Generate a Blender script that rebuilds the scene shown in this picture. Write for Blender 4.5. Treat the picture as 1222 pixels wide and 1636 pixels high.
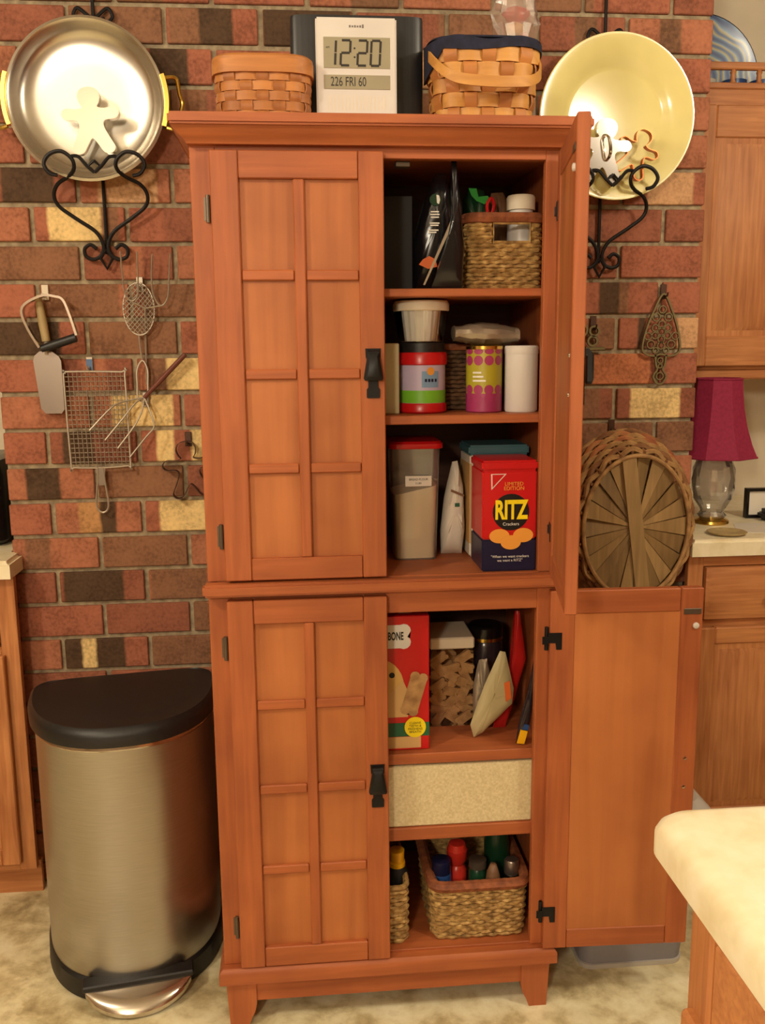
import bpy, bmesh, math, random
from mathutils import Vector, Matrix
from math import sin, cos, pi, radians
random.seed(7)
scene = bpy.context.scene
COL = scene.collection
for o in list(bpy.data.objects): bpy.data.objects.remove(o)

# ---------------------------------------------------------------- camera
CAM_LOC = (0.7343, -2.3461, 1.4118)
CAM_YAW, CAM_PITCH, CAM_ROLL, CAM_F = 0.0894, 0.1762, -0.0095, 1469.0
def cam_setup():
    cy, sy, cp, sp = cos(CAM_YAW), sin(CAM_YAW), cos(CAM_PITCH), sin(CAM_PITCH)
    f = Vector((sy*cp, cy*cp, -sp)); r = Vector((cy, -sy, 0)); u = r.cross(f)
    cr, sr = cos(CAM_ROLL), sin(CAM_ROLL)
    r2 = cr*r + sr*u; u2 = -sr*r + cr*u
    m = Matrix((r2, u2, -f)).transposed().to_4x4(); m.translation = CAM_LOC
    cd = bpy.data.cameras.new('camera'); co = bpy.data.objects.new('camera', cd); COL.objects.link(co)
    co.matrix_world = m
    cd.sensor_fit = 'VERTICAL'; cd.sensor_height = 36.0; cd.lens = CAM_F/1636*36.0
    cd.clip_start = 0.05
    scene.camera = co
cam_setup()

# ---------------------------------------------------------------- world, lamps, exposure
w = bpy.data.worlds.new('world'); scene.world = w; w.use_nodes = True
w.node_tree.nodes['Background'].inputs[0].default_value = (1.0, 0.82, 0.62, 1)
w.node_tree.nodes['Background'].inputs[1].default_value = 0.05
def lamp(name, loc, radius, power, col):
    d = bpy.data.lights.new(name, 'POINT'); d.shadow_soft_size = radius; d.energy = power; d.color = col
    o = bpy.data.objects.new(name, d); COL.objects.link(o); o.location = loc
    return o
WARM = (1.0, 0.885, 0.69)
lamp('ceiling_globe_main', (-0.80, -1.95, 2.46), 0.11, 48, WARM)
lamp('ceiling_globe_dining', (-0.10, -3.65, 2.0), 0.14, 76, WARM)
lamp('ceiling_globe_side', (2.25, -1.65, 2.40), 0.11, 34, WARM)
vs = scene.view_settings
vs.view_transform = 'Standard'; vs.look = 'None'; vs.gamma = 1.0; vs.use_curve_mapping = False
vs.exposure = 0.66

# ---------------------------------------------------------------- helpers
def S(r, g, b):
    f = lambda c: ((c/255+0.055)/1.055)**2.4 if c > 10 else c/255/12.92
    return (f(r), f(g), f(b), 1)

class G:
    def __init__(s): s.bm = bmesh.new()
    def box(s, x0, x1, y0, y1, z0, z1, bev=0.0, seg=1):
        r = bmesh.ops.create_cube(s.bm, size=1)
        vs_ = r['verts']
        for v in vs_:
            v.co = Vector(((x0+x1)/2+v.co.x*(x1-x0), (y0+y1)/2+v.co.y*(y1-y0), (z0+z1)/2+v.co.z*(z1-z0)))
        if bev > 0:
            es = list({e for v in vs_ for e in v.link_edges})
            bmesh.ops.bevel(s.bm, geom=es, offset=bev, segments=seg, affect='EDGES', clamp_overlap=True)
        return s
    def loft(s, rings, cap=True, closed_rings=False):
        vr = [[s.bm.verts.new(p) for p in ring] for ring in rings]
        n = len(vr[0]); m = len(vr)
        for i in range(m if closed_rings else m-1):
            a, b = vr[i], vr[(i+1) % m]
            for j in range(n):
                try: s.bm.faces.new((a[j], a[(j+1) % n], b[(j+1) % n], b[j]))
                except ValueError: pass
        if cap and not closed_rings:
            s.bm.faces.new(vr[0][::-1]); s.bm.faces.new(vr[-1])
        return s
    def tube(s, pts, r, seg=7, closed=False, cap=True):
        P = [Vector(p) for p in pts]; n = len(P)
        rr = r if isinstance(r, (list, tuple)) else [r]*n
        T = []
        for i in range(n):
            if closed: t = P[(i+1) % n]-P[i-1]
            else: t = P[min(i+1, n-1)]-P[max(i-1, 0)]
            T.append(t.normalized() if t.length > 1e-9 else Vector((0, 0, 1)))
        up = Vector((0, 0, 1)) if abs(T[0].z) < .9 else Vector((1, 0, 0))
        nrm = T[0].cross(up).normalized(); rings = []
        for i in range(n):
            nrm = (nrm - T[i]*nrm.dot(T[i]))
            nrm = nrm.normalized() if nrm.length > 1e-6 else T[i].orthogonal().normalized()
            b = T[i].cross(nrm)
            rings.append([P[i]+rr[i]*(cos(2*pi*k/seg)*nrm+sin(2*pi*k/seg)*b) for k in range(seg)])
        return s.loft(rings, cap=cap, closed_rings=closed)
    def lathe(s, prof, c=(0, 0, 0), seg=40, axis='z', sx=1, sy=1, cap=True, phase=0.0):
        rings = []
        for r, h in prof:
            ring = []
            for k in range(seg):
                a = 2*pi*k/seg+phase; u, v = max(r, 1e-5)*cos(a)*sx, max(r, 1e-5)*sin(a)*sy
                if axis == 'z': p = (c[0]+u, c[1]+v, c[2]+h)
                elif axis == 'y': p = (c[0]+u, c[1]+h, c[2]-v)
                else: p = (c[0]+h, c[1]+u, c[2]+v)
                ring.append(p)
            rings.append(ring)
        return s.loft(rings, cap=cap)
    def prism(s, outline, y0, y1, bev=0.0):
        """outline of (x, z) points, extruded along y"""
        s.loft([[(x, y0, z) for x, z in outline], [(x, y1, z) for x, z in outline]])
        return s
    def prismz(s, outline, z0, z1):
        return s.loft([[(x, y, z0) for x, y in outline], [(x, y, z1) for x, y in outline]])
    def prismx(s, outline, x0, x1):
        return s.loft([[(x0, y, z) for y, z in outline], [(x1, y, z) for y, z in outline]])
    def strip(s, outline, y0, y1, t, closed=True):
        """thin wall standing on a flat (x, z) outline, from y0 to y1"""
        n = len(outline); P = [Vector((x, z)) for x, z in outline]; rings = []
        for i in range(n):
            d = (P[(i+1) % n]-P[i-1]) if closed else (P[min(i+1, n-1)]-P[max(0, i-1)])
            d = d.normalized(); nn = Vector((-d.y, d.x))*t/2
            a, b = P[i]+nn, P[i]-nn
            rings.append([(a.x, y0, a.y), (a.x, y1, a.y), (b.x, y1, b.y), (b.x, y0, b.y)])
        return s.loft(rings, cap=not closed, closed_rings=closed)
    def band(s, path, z0, z1, t, closed=True):
        """flat upright ribbon following an (x, y) path"""
        n = len(path); P = [Vector(p) for p in path]; rings = []
        for i in range(n):
            d = (P[(i+1) % n]-P[i-1]) if closed else (P[min(i+1, n-1)]-P[max(0, i-1)])
            d = d.normalized(); nn = Vector((d.y, -d.x))*t/2
            a, b = P[i]+nn, P[i]-nn
            za, zb = (z0[i], z1[i]) if isinstance(z0, list) else (z0, z1)
            rings.append([(a.x, a.y, za), (a.x, a.y, zb), (b.x, b.y, zb), (b.x, b.y, za)])
        return s.loft(rings, cap=not closed, closed_rings=closed)
    def mesh(s, name, m=None, sharp=35):
        bmesh.ops.recalc_face_normals(s.bm, faces=s.bm.faces[:])
        me = bpy.data.meshes.new(name); s.bm.to_mesh(me); s.bm.free()
        me.polygons.foreach_set('use_smooth', [True]*len(me.polygons))
        try: me.set_sharp_from_angle(angle=radians(sharp))
        except Exception: pass
        if m: me.materials.append(m)
        return me
    def build(s, name, m, parent=None, local=False, sharp=35):
        me = s.mesh(name, m, sharp)
        o = bpy.data.objects.new(name, me); COL.objects.link(o)
        if parent is not None: o.parent = parent
        if local: return o
        xs = [v.co for v in me.vertices]
        lo = Vector((min(v.x for v in xs), min(v.y for v in xs), min(v.z for v in xs)))
        hi = Vector((max(v.x for v in xs), max(v.y for v in xs), max(v.z for v in xs)))
        c = (lo+hi)/2
        if parent is None: c.z = lo.z
        me.transform(Matrix.Translation(-c))
        base = Vector((0, 0, 0)); q = parent
        while q is not None: base += q.location; q = q.parent
        o.location = c-base
        return o

def tag(o, label=None, cat=None, group=None, kind=None):
    if label: o['label'] = label
    if cat: o['category'] = cat
    if group: o['group'] = group
    if kind: o['kind'] = kind
    return o
def thing(name, label, cat, loc, group=None, rot=(0, 0, 0)):
    o = bpy.data.objects.new(name, None); COL.objects.link(o); o.location = loc; o.rotation_euler = rot
    o.empty_display_size = .05
    return tag(o, label, cat, group)
def part(name, me, parent, loc=(0, 0, 0), rot=(0, 0, 0)):
    o = bpy.data.objects.new(name, me); COL.objects.link(o); o.parent = parent; o.location = loc; o.rotation_euler = rot
    return o
def smooth_path(pts, n=6, closed=False):
    """Catmull-Rom through the points"""
    P = [Vector(p) for p in pts]; m = len(P); out = []
    for i in range(m if closed else m-1):
        p0 = P[i-1] if (closed or i > 0) else P[0]; p1 = P[i]; p2 = P[(i+1) % m]
        p3 = P[(i+2) % m] if (closed or i+2 < m) else P[-1]
        for k in range(n):
            t = k/n
            out.append(0.5*((2*p1)+(p2-p0)*t+(2*p0-5*p1+4*p2-p3)*t*t+(3*p1-p0-3*p2+p3)*t**3))
    if not closed: out.append(P[-1])
    return out
def superellipse(cx, cy, a, b, e, n):
    out = []
    for k in range(n):
        t = 2*pi*k/n; c, s_ = cos(t), sin(t)
        out.append((cx+a*math.copysign(abs(c)**(2/e), c), cy+b*math.copysign(abs(s_)**(2/e), s_)))
    return out
def arclen_loop(pts, n):
    P = [Vector(p) for p in pts]; m = len(P); L = [0]
    for i in range(m): L.append(L[-1]+(P[(i+1) % m]-P[i]).length)
    out = []; j = 0
    for k in range(n):
        d = L[-1]*k/n
        while L[j+1] < d: j += 1
        t = (d-L[j])/max(L[j+1]-L[j], 1e-9); out.append(P[j].lerp(P[(j+1) % m], t))
    return out

# ---------------------------------------------------------------- materials
def nt(name):
    m = bpy.data.materials.new(name); m.use_nodes = True
    return m, m.node_tree.nodes, m.node_tree.links, m.node_tree.nodes['Principled BSDF']
def coords(N, Lk, scale, rnd=True):
    tc = N.new('ShaderNodeTexCoord'); mp = N.new('ShaderNodeMapping'); mp.inputs['Scale'].default_value = scale
    if rnd:
        oi = N.new('ShaderNodeObjectInfo'); ml = N.new('ShaderNodeVectorMath'); ml.operation = 'MULTIPLY_ADD'
        cb = N.new('ShaderNodeCombineXYZ')
        for i in range(3): Lk.new(oi.outputs['Random'], cb.inputs[i])
        Lk.new(cb.outputs[0], ml.inputs[0]); ml.inputs[1].default_value = (17, 23, 31); Lk.new(tc.outputs['Object'], ml.inputs[2])
        Lk.new(ml.outputs[0], mp.inputs['Vector'])
    else: Lk.new(tc.outputs['Object'], mp.inputs['Vector'])
    return mp.outputs[0]
def ramp(N, stops):
    r = N.new('ShaderNodeValToRGB'); e = r.color_ramp.elements
    while len(e) > 1: e.remove(e[-1])
    e[0].position, e[0].color = stops[0]
    for p, c in stops[1:]:
        k = e.new(p); k.color = c
    return r
def noise_mat(name, stops, scale, nscale=6, rough=.5, metal=0, detail=4, bump=0, bscale=1, coat=0, rnd=True, spec=.5):
    m, N, Lk, B = nt(name)
    v = coords(N, Lk, scale, rnd)
    n = N.new('ShaderNodeTexNoise'); n.inputs['Scale'].default_value = nscale; n.inputs['Detail'].default_value = detail
    Lk.new(v, n.inputs['Vector']); r = ramp(N, stops); Lk.new(n.outputs['Fac'], r.inputs[0])
    Lk.new(r.outputs[0], B.inputs['Base Color'])
    B.inputs['Roughness'].default_value = rough; B.inputs['Metallic'].default_value = metal
    B.inputs['Coat Weight'].default_value = coat; B.inputs['Specular IOR Level'].default_value = spec
    if bump:
        b = N.new('ShaderNodeBump'); b.inputs['Strength'].default_value = bump; b.inputs['Distance'].default_value = .002*bscale
        Lk.new(n.outputs['Fac'], b.inputs['Height']); Lk.new(b.outputs[0], B.inputs['Normal'])
    return m
def plain(name, c, rough=.5, metal=0, **k):
    d = tuple(x*.9 for x in c[:3])+(1,)
    return noise_mat(name, [(.3, d), (.7, c)], (1, 1, 1), 9, rough, metal, 2, **k)
def wood(name, c0, c1, axis, rough=.55, fine=60, coat=0):
    m, N, Lk, B = nt(name)
    sc = [1, 1, 1]; sc['xyz'.index(axis)] = .06
    v = coords(N, Lk, tuple(sc))
    n1 = N.new('ShaderNodeTexNoise'); n1.inputs['Scale'].default_value = fine; n1.inputs['Detail'].default_value = 6; n1.inputs['Distortion'].default_value = .6
    Lk.new(v, n1.inputs['Vector'])
    v2 = coords(N, Lk, tuple(1 if s < 1 else 1 for s in sc))
    n2 = N.new('ShaderNodeTexNoise'); n2.inputs['Scale'].default_value = 5; n2.inputs['Detail'].default_value = 3; Lk.new(v2, n2.inputs['Vector'])
    mx = N.new('ShaderNodeMath'); mx.operation = 'MULTIPLY_ADD'; mx.inputs[1].default_value = .55
    Lk.new(n1.outputs['Fac'], mx.inputs[0])
    m2 = N.new('ShaderNodeMath'); m2.operation = 'MULTIPLY'; m2.inputs[1].default_value = .45; Lk.new(n2.outputs['Fac'], m2.inputs[0]); Lk.new(m2.outputs[0], mx.inputs[2])
    r = ramp(N, [(.33, c0), (.66, c1)]); Lk.new(mx.outputs[0], r.inputs[0])
    Lk.new(r.outputs[0], B.inputs['Base Color']); B.inputs['Roughness'].default_value = rough; B.inputs['Coat Weight'].default_value = coat
    b = N.new('ShaderNodeBump'); b.inputs['Strength'].default_value = .08; b.inputs['Distance'].default_value = .001
    Lk.new(n1.outputs['Fac'], b.inputs['Height']); Lk.new(b.outputs[0], B.inputs['Normal'])
    return m
def clear(name, tint=(1, 1, 1, 1), gloss=.12, rough=.05, body=0.0, bodycol=(.8, .8, .8, 1)):
    m, N, Lk, B = nt(name); N.remove(B); out = [n for n in N if n.type == 'OUTPUT_MATERIAL'][0]
    t = N.new('ShaderNodeBsdfTransparent'); t.inputs[0].default_value = tint
    g = N.new('ShaderNodeBsdfGlossy'); g.inputs['Roughness'].default_value = rough
    mx = N.new('ShaderNodeMixShader'); fr = N.new('ShaderNodeFresnel'); fr.inputs[0].default_value = 1.35
    ad = N.new('ShaderNodeMath'); ad.operation = 'ADD'; ad.use_clamp = True; ad.inputs[1].default_value = gloss*.5
    Lk.new(fr.outputs[0], ad.inputs[0]); Lk.new(ad.outputs[0], mx.inputs[0]); Lk.new(t.outputs[0], mx.inputs[1]); Lk.new(g.outputs[0], mx.inputs[2])
    last = mx
    if body > 0:
        d = N.new('ShaderNodeBsdfDiffuse'); d.inputs[0].default_value = bodycol
        m2 = N.new('ShaderNodeMixShader'); m2.inputs[0].default_value = body
        Lk.new(mx.outputs[0], m2.inputs[1]); Lk.new(d.outputs[0], m2.inputs[2]); last = m2
    Lk.new(last.outputs[0], out.inputs['Surface'])
    return m

M = {}
CH0, CH1 = S(144, 74, 38), S(180, 100, 54)
M['cherry_v'] = wood('cherry_vertical', CH0, CH1, 'z'); M['cherry_h'] = wood('cherry_horizontal', CH0, CH1, 'x')
M['cherry_panel'] = wood('cherry_panel', S(152, 84, 42), S(192, 117, 64), 'z', fine=18)
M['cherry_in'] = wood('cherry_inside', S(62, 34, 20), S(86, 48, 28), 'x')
M['oak_v'] = wood('oak_vertical', S(158, 94, 50), S(204, 138, 84), 'z', fine=90)
M['oak_h'] = wood('oak_horizontal', S(158, 94, 50), S(204, 138, 84), 'x', fine=90)
M['iron'] = plain('black_iron', S(34, 31, 31), .5, .6)
M['black_metal'] = plain('black_hardware', S(30, 29, 30), .45, .5)
M['steel'] = plain('polished_steel', S(214, 206, 196), .16, 1)
M['steel_wire'] = plain('steel_wire', S(178, 166, 148), .42, .55)
M['brass'] = plain('polished_brass', S(226, 190, 96), .22, 1)
M['old_brass'] = plain('aged_brass', S(122, 108, 72), .5, .5)
M['hinge'] = plain('hinge_grey', S(110, 98, 84), .45, .7)
M['copper'] = plain('copper', S(180, 92, 52), .3, .9)
M['rust'] = plain('rusty_handle', S(112, 58, 42), .6, .1)
M['dark_tin'] = plain('dark_tin', S(80, 52, 38), .45, .5)
M['white'] = plain('white_plastic', S(216, 210, 203), .4)
M['cream'] = plain('cream_plastic', S(226, 212, 186), .5)
M['black_plastic'] = noise_mat('black_plastic', [(.3, S(18, 17, 18)), (.7, S(30, 28, 28))], (1, 1, 1), 300, .45, bump=.1)
M['black'] = plain('black_gloss', S(14, 13, 14), .25)
M['red'] = plain('red_gloss', S(196, 22, 26), .3)
M['navy_print'] = plain('navy_print', S(24, 26, 58), .3)
M['yellow_print'] = plain('yellow_print', S(248, 222, 20), .4)
M['white_print'] = plain('white_print', S(226, 222, 214), .4)
M['black_print'] = plain('black_print', S(16, 16, 16), .4)
M['gold_print'] = plain('gold_print', S(232, 158, 62), .45)
M['green_print'] = plain('green_print', S(30, 96, 62), .45)
M['beige_print'] = plain('beige_print', S(214, 172, 112), .5)
# ================================================================ SETTING
def struct(name, g, m, parent=None):
    o = g.build(name, m, parent)
    if parent is None: o['kind'] = 'structure'
    return o
XL, XR, YB, YF, ZC = -2.2, 3.4, 0.60, -4.2, 2.70
def floor_mat():
    m, N, Lk, B = nt('marbled_vinyl')
    v = coords(N, Lk, (1, 1, 1), False)
    n0 = N.new('ShaderNodeTexNoise'); n0.inputs['Scale'].default_value = 11; n0.inputs['Detail'].default_value = 9; n0.inputs['Distortion'].default_value = .15; n0.inputs['Roughness'].default_value = .6
    Lk.new(v, n0.inputs['Vector'])
    r = ramp(N, [(.30, S(150, 132, 98)), (.42, S(190, 174, 132)), (.52, S(220, 208, 168)), (.64, S(236, 228, 194)), (.75, S(206, 192, 152))])
    Lk.new(n0.outputs['Fac'], r.inputs[0]); Lk.new(r.outputs[0], B.inputs['Base Color']); B.inputs['Roughness'].default_value = .42
    return m
M['floor'] = floor_mat()
M['paint'] = plain('cream_paint', S(226, 212, 186), .8); M['tan_paint'] = plain('tan_paint', S(140, 116, 88), .8)
M['ceiling'] = plain('ceiling_paint', S(206, 196, 178), .9)
struct('floor', G().box(XL, XR, YF, YB, -.05, 0), M['floor'])
struct('wall_kitchen', G().box(XL, XR, YB, YB+.1, 0, ZC), M['paint'])
struct('wall_left', G().box(XL-.1, XL, YF, YB, 0, ZC), M['tan_paint'])
struct('wall_right', G().box(XR, XR+.1, YF, YB, 0, ZC), M['tan_paint'])
struct('wall_front', G().box(XL, XR, YF-.1, YF, 0, ZC), M['tan_paint'])
struct('ceiling', G().box(XL, XR, YF, YB, ZC, ZC+.08), M['ceiling'])

# ---- brick chimney wall: mortar core, every brick a part
def mortar_mat():
    return noise_mat('mortar', [(.3, S(126, 110, 88)), (.7, S(172, 156, 126))], (1, 1, 1), 60, .95, bump=.5, rnd=False)
def brick_mat():
    m, N, Lk, B = nt('brick_clay')
    def attr(nm):
        a = N.new('ShaderNodeAttribute'); a.attribute_type = 'OBJECT'; a.attribute_name = nm; return a
    tc = N.new('ShaderNodeTexCoord'); sx = N.new('ShaderNodeSeparateXYZ'); Lk.new(tc.outputs['Object'], sx.inputs[0])
    v = coords(N, Lk, (1, 1, 1))
    wob = N.new('ShaderNodeTexNoise'); wob.inputs['Scale'].default_value = 35; wob.inputs['Detail'].default_value = 3; Lk.new(v, wob.inputs['Vector'])
    wa = N.new('ShaderNodeMath'); wa.operation = 'MULTIPLY_ADD'; wa.inputs[1].default_value = .008; wa.inputs[2].default_value = -.004
    Lk.new(wob.outputs['Fac'], wa.inputs[0])
    xx = N.new('ShaderNodeMath'); xx.operation = 'ADD'; Lk.new(sx.outputs['X'], xx.inputs[0]); Lk.new(wa.outputs[0], xx.inputs[1])
    sp = attr('split'); ss = N.new('ShaderNodeSeparateXYZ'); Lk.new(sp.outputs['Vector'], ss.inputs[0])
    col = attr('tone_a').outputs['Color']
    for i, k in enumerate(('tone_b', 'tone_c', 'tone_d')):
        d = N.new('ShaderNodeMath'); d.operation = 'SUBTRACT'; Lk.new(xx.outputs[0], d.inputs[0]); Lk.new(ss.outputs[i], d.inputs[1])
        f = N.new('ShaderNodeMath'); f.operation = 'MULTIPLY_ADD'; f.use_clamp = True; f.inputs[1].default_value = 140; f.inputs[2].default_value = .5
        Lk.new(d.outputs[0], f.inputs[0])
        mx = N.new('ShaderNodeMix'); mx.data_type = 'RGBA'; Lk.new(f.outputs[0], mx.inputs['Factor'])
        Lk.new(col, mx.inputs['A']); Lk.new(attr(k).outputs['Color'], mx.inputs['B']); col = mx.outputs['Result']
    fine = N.new('ShaderNodeTexNoise'); fine.inputs['Scale'].default_value = 120; fine.inputs['Detail'].default_value = 5; Lk.new(v, fine.inputs['Vector'])
    big = N.new('ShaderNodeTexNoise'); big.inputs['Scale'].default_value = 14; big.inputs['Detail'].default_value = 4; Lk.new(v, big.inputs['Vector'])
    sm = N.new('ShaderNodeMath'); sm.operation = 'ADD'; Lk.new(fine.outputs['Fac'], sm.inputs[0]); Lk.new(big.outputs['Fac'], sm.inputs[1])
    r = ramp(N, [(.36, (.58, .56, .54, 1)), (.52, (.95, .95, .95, 1)), (.66, (1.12, 1.12, 1.12, 1))])
    hf = N.new('ShaderNodeMath'); hf.operation = 'MULTIPLY'; hf.inputs[1].default_value = .5; Lk.new(sm.outputs[0], hf.inputs[0]); Lk.new(hf.outputs[0], r.inputs[0])
    mu = N.new('ShaderNodeMix'); mu.data_type = 'RGBA'; mu.blend_type = 'MULTIPLY'; mu.inputs['Factor'].default_value = 1
    Lk.new(col, mu.inputs['A']); Lk.new(r.outputs[0], mu.inputs['B']); Lk.new(mu.outputs['Result'], B.inputs['Base Color'])
    B.inputs['Roughness'].default_value = .82; B.inputs['Specular IOR Level'].default_value = .25
    b = N.new('ShaderNodeBump'); b.inputs['Strength'].default_value = .35; b.inputs['Distance'].default_value = .002
    Lk.new(sm.outputs[0], b.inputs['Height']); Lk.new(b.outputs[0], B.inputs['Normal'])
    return m
M['mortar'] = mortar_mat(); M['brick'] = brick_mat()
BP, BL, ZT = 0.08943, 0.2222, 2.203
NB = 8; WX1 = 1.776
wall = struct('wall_back', G().box(.008, WX1-.010, .009, YB-.002, .002, ZC-.002), M['mortar'])
TONE = dict(red=S(164, 100, 76), red2=S(150, 92, 70), red3=S(172, 110, 82), brown=S(140, 98, 72), brown2=S(128, 92, 68), dark=S(86, 64, 46), cream=S(232, 200, 138), tan=S(186, 138, 90), pale=S(204, 158, 116), pale2=S(190, 118, 80))
BANDS = [(4, .046, .168, 'dark'), (4, .27, .409, 'pale'), (5, .148, .272, 'cream'), (5, .272, .313, 'brown'), (8, 0, .158, 'dark'), (9, .363, .404, 'brown'), (9, .41, .493, 'cream'), (10, .271, .42, 'cream'), (11, .377, .42, 'cream'), (11, .462, .55, 'cream'), (11, .147, .223, 'dark'), (12, .05, .133, 'dark'), (12, .256, .45, 'brown'), (13, .173, .224, 'tan'), (13, .227, .266, 'dark'), (13, .374, .493, 'cream'), (14, .036, .098, 'brown'), (14, .23, .442, 'brown'), (15, .126, .276, 'dark'), (15, .343, .486, 'brown'), (17, .11, .158, 'dark'), (17, .161, .193, 'cream'), (17, .196, .269, 'dark'), (17, .333, .494, 'brown'), (0, .525, .603, 'dark'), (1, .408, .495, 'dark'), (1, 1.047, 1.097, 'pale'), (-1, .082, .446, 'brown'), (-1, 1.24, 1.47, 'brown'), (0, .456, .525, 'brown'), (6, .032, .134, 'brown'), (7, .365, .486, 'brown'), (7, .113, .305, 'brown'), (2, .447, .535, 'brown'), (4, 1.621, 1.74, 'pale'), (10, 1.597, 1.73, 'cream'), (8, 1.61, 1.631, 'dark'), (8, 1.715, 1.741, 'pale'), (7, 1.506, 1.558, 'dark'), (7, 1.558, 1.583, 'brown'), (10, 1.468, 1.515, 'brown'), (9, 1.49, 1.648, 'pale2'), (0, .673, .88, 'dark'), (2, 1.074, 1.337, 'brown'), (0, 1.089, 1.333, 'brown')]
JO = .0115
def brick_mesh(l, h):
    g = G().box(-l/2, l/2, 0, .09, -h/2, h/2, bev=.0022)
    return g.mesh('brick', M['brick'])
me_full = brick_mesh(BL-JO, BP-JO); me_half = brick_mesh(BL/2-JO, BP-JO)
zlow = ZT-25*BP
rb = random.Random(3)
for k in range(-6, 25):
    z1 = ZT-k*BP; z0 = z1-BP
    if z1 > ZC+.02: continue
    xs = [i*BL for i in range(NB+1)] if k % 2 == 0 else [0]+[(i+.5)*BL for i in range(NB)]+[NB*BL]
    for a, b in zip(xs[:-1], xs[1:]):
        half = b-a < BL*.75
        o = part('brick', me_half if half else me_full, wall)
        zc = (z0+z1)/2; sc = 1
        if z0 < 0: zc = z1/2+.004; sc = max((z1-JO)/(BP-JO), .2)
        if z1 > ZC: zc = (z0+ZC)/2; sc = max((ZC-z0-JO)/(BP-JO), .2)
        o.location = Vector(((a+b)/2+JO*.5*0+rb.uniform(-.0012, .0012), rb.uniform(-.0015, .0012), zc+rb.uniform(-.0008, .0008)))-wall.location
        o.scale = (1, 1, sc); o.rotation_euler = (rb.uniform(-.004, .004), rb.uniform(-.003, .003), rb.uniform(-.004, .004))
        base = rb.choice(['red', 'red', 'red', 'red2', 'red2', 'red3', 'red3', 'brown'])
        zones = []; cur = a
        for kk, x0, x1, t in sorted([q for q in BANDS if q[0] == k and q[1] < b-.006 and q[2] > a+.006], key=lambda q: q[1]):
            x0, x1 = max(x0, a), min(x1, b)
            if x0-cur > .006: zones.append((cur, base))
            zones.append((x0, t)); cur = x1
        if b-cur > .008: zones.append((cur, base))
        if len(zones) == 1 and zones[0][1] == base and rb.random() < .3 and not half:
            f = rb.uniform(.25, .6); zones.append((a+f*BL, rb.choice(['red2', 'brown', 'brown2', 'red3'])))
            if rb.random() < .5: zones.append((a+(f+.25)*BL, base))
        cx = (a+b)/2
        tones = [TONE[t] for _, t in zones][:4]; spl = [x-cx for x, _ in zones][1:4]
        while len(tones) < 4: tones.append(tones[-1])
        while len(spl) < 3: spl.append(9.0)
        for nm, c in zip(('tone_a', 'tone_b', 'tone_c', 'tone_d'), tones): o[nm] = [float(q) for q in c[:3]]
        o['split'] = [float(q) for q in spl]

# ================================================================ OAK KITCHEN UNITS
def raised_door(x0, x1, y, z0, z1, parent, name='door', knob=None, st=.045):
    """frame-and-panel door; its front is at y, thickness .02 behind it"""
    d = G().box(x0+st-.004, x1-st+.004, y+.006, y+.014, z0+st-.004, z1-st+.004).build(name, M['oak_v'], parent)
    for a, b in ((x0, x0+st), (x1-st, x1)): G().box(a, b, y, y+.02, z0, z1, .003).build('stile', M['oak_v'], d)
    for a, b in ((z0, z0+st), (z1-st, z1)): G().box(x0+st, x1-st, y+.0005, y+.02, a, b, .003).build('rail', M['oak_h'], d)
    g = G(); i = st+.006; s_ = .022
    g.loft([[(x0+i, y+.010, z0+i), (x1-i, y+.010, z0+i), (x1-i, y+.010, z1-i), (x0+i, y+.010, z1-i)],
            [(x0+i+s_, y+.001, z0+i+s_), (x1-i-s_, y+.001, z0+i+s_), (x1-i-s_, y+.001, z1-i-s_), (x0+i+s_, y+.001, z1-i-s_)]])
    g.build('raised_panel', M['oak_v'], d)
    if knob: G().lathe([(.004, 0), (.004, -.012), (.013, -.016), (.015, -.022), (.010, -.028), (.001, -.029)], (knob[0], y, knob[1]), 20, 'y').build('knob', M['old_brass'], d)
    return d
def drawer(x0, x1, y, z0, z1, parent, knob=None):
    g = G().loft([[(x0, y+.02, z0), (x1, y+.02, z0), (x1, y+.02, z1), (x0, y+.02, z1)], [(x0, y+.006, z0), (x1, y+.006, z0), (x1, y+.006, z1), (x0, y+.006, z1)],
                  [(x0+.014, y, z0+.014), (x1-.014, y, z0+.014), (x1-.014, y, z1-.014), (x0+.014, y, z1-.014)]])
    d = g.build('drawer', M['oak_h'], parent)
    if knob: G().lathe([(.004, 0), (.004, -.012), (.012, -.016), (.014, -.022), (.010, -.028), (.001, -.029)], (knob[0], y, knob[1]), 20, 'y').build('knob', M['old_brass'], d)
    return d
def counter_mat():
    return noise_mat('laminate', [(.3, S(226, 212, 172)), (.5, S(238, 226, 192)), (.7, S(244, 234, 206))], (1, 1, 1), 26, .38, detail=7, rnd=False)
M['counter'] = counter_mat()
def base_unit(name, label, x0, x1, yf, c0, c1):
    c = thing(name, label, 'cabinet', ((x0+x1)/2, .25, 0))
    G().box(c0, c1, yf+.02, YB-.004, .09, .868).build('carcass', M['oak_v'], c)
    G().box(x0+.002, x1-.002, yf+.045, yf+.06, .0, .09).build('toe_kick', M['oak_h'], c)
    for a, b in ((x0, x0+.042), (x1-.042, x1)): G().box(a, b, yf, yf+.02, .09, .868, .001).build('face_stile', M['oak_v'], c)
    for a, b in ((.838, .868), (.672, .692), (.09, .125)): G().box(x0+.042, x1-.042, yf, yf+.02, a, b, .001).build('face_rail', M['oak_h'], c)
    return c
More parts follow.
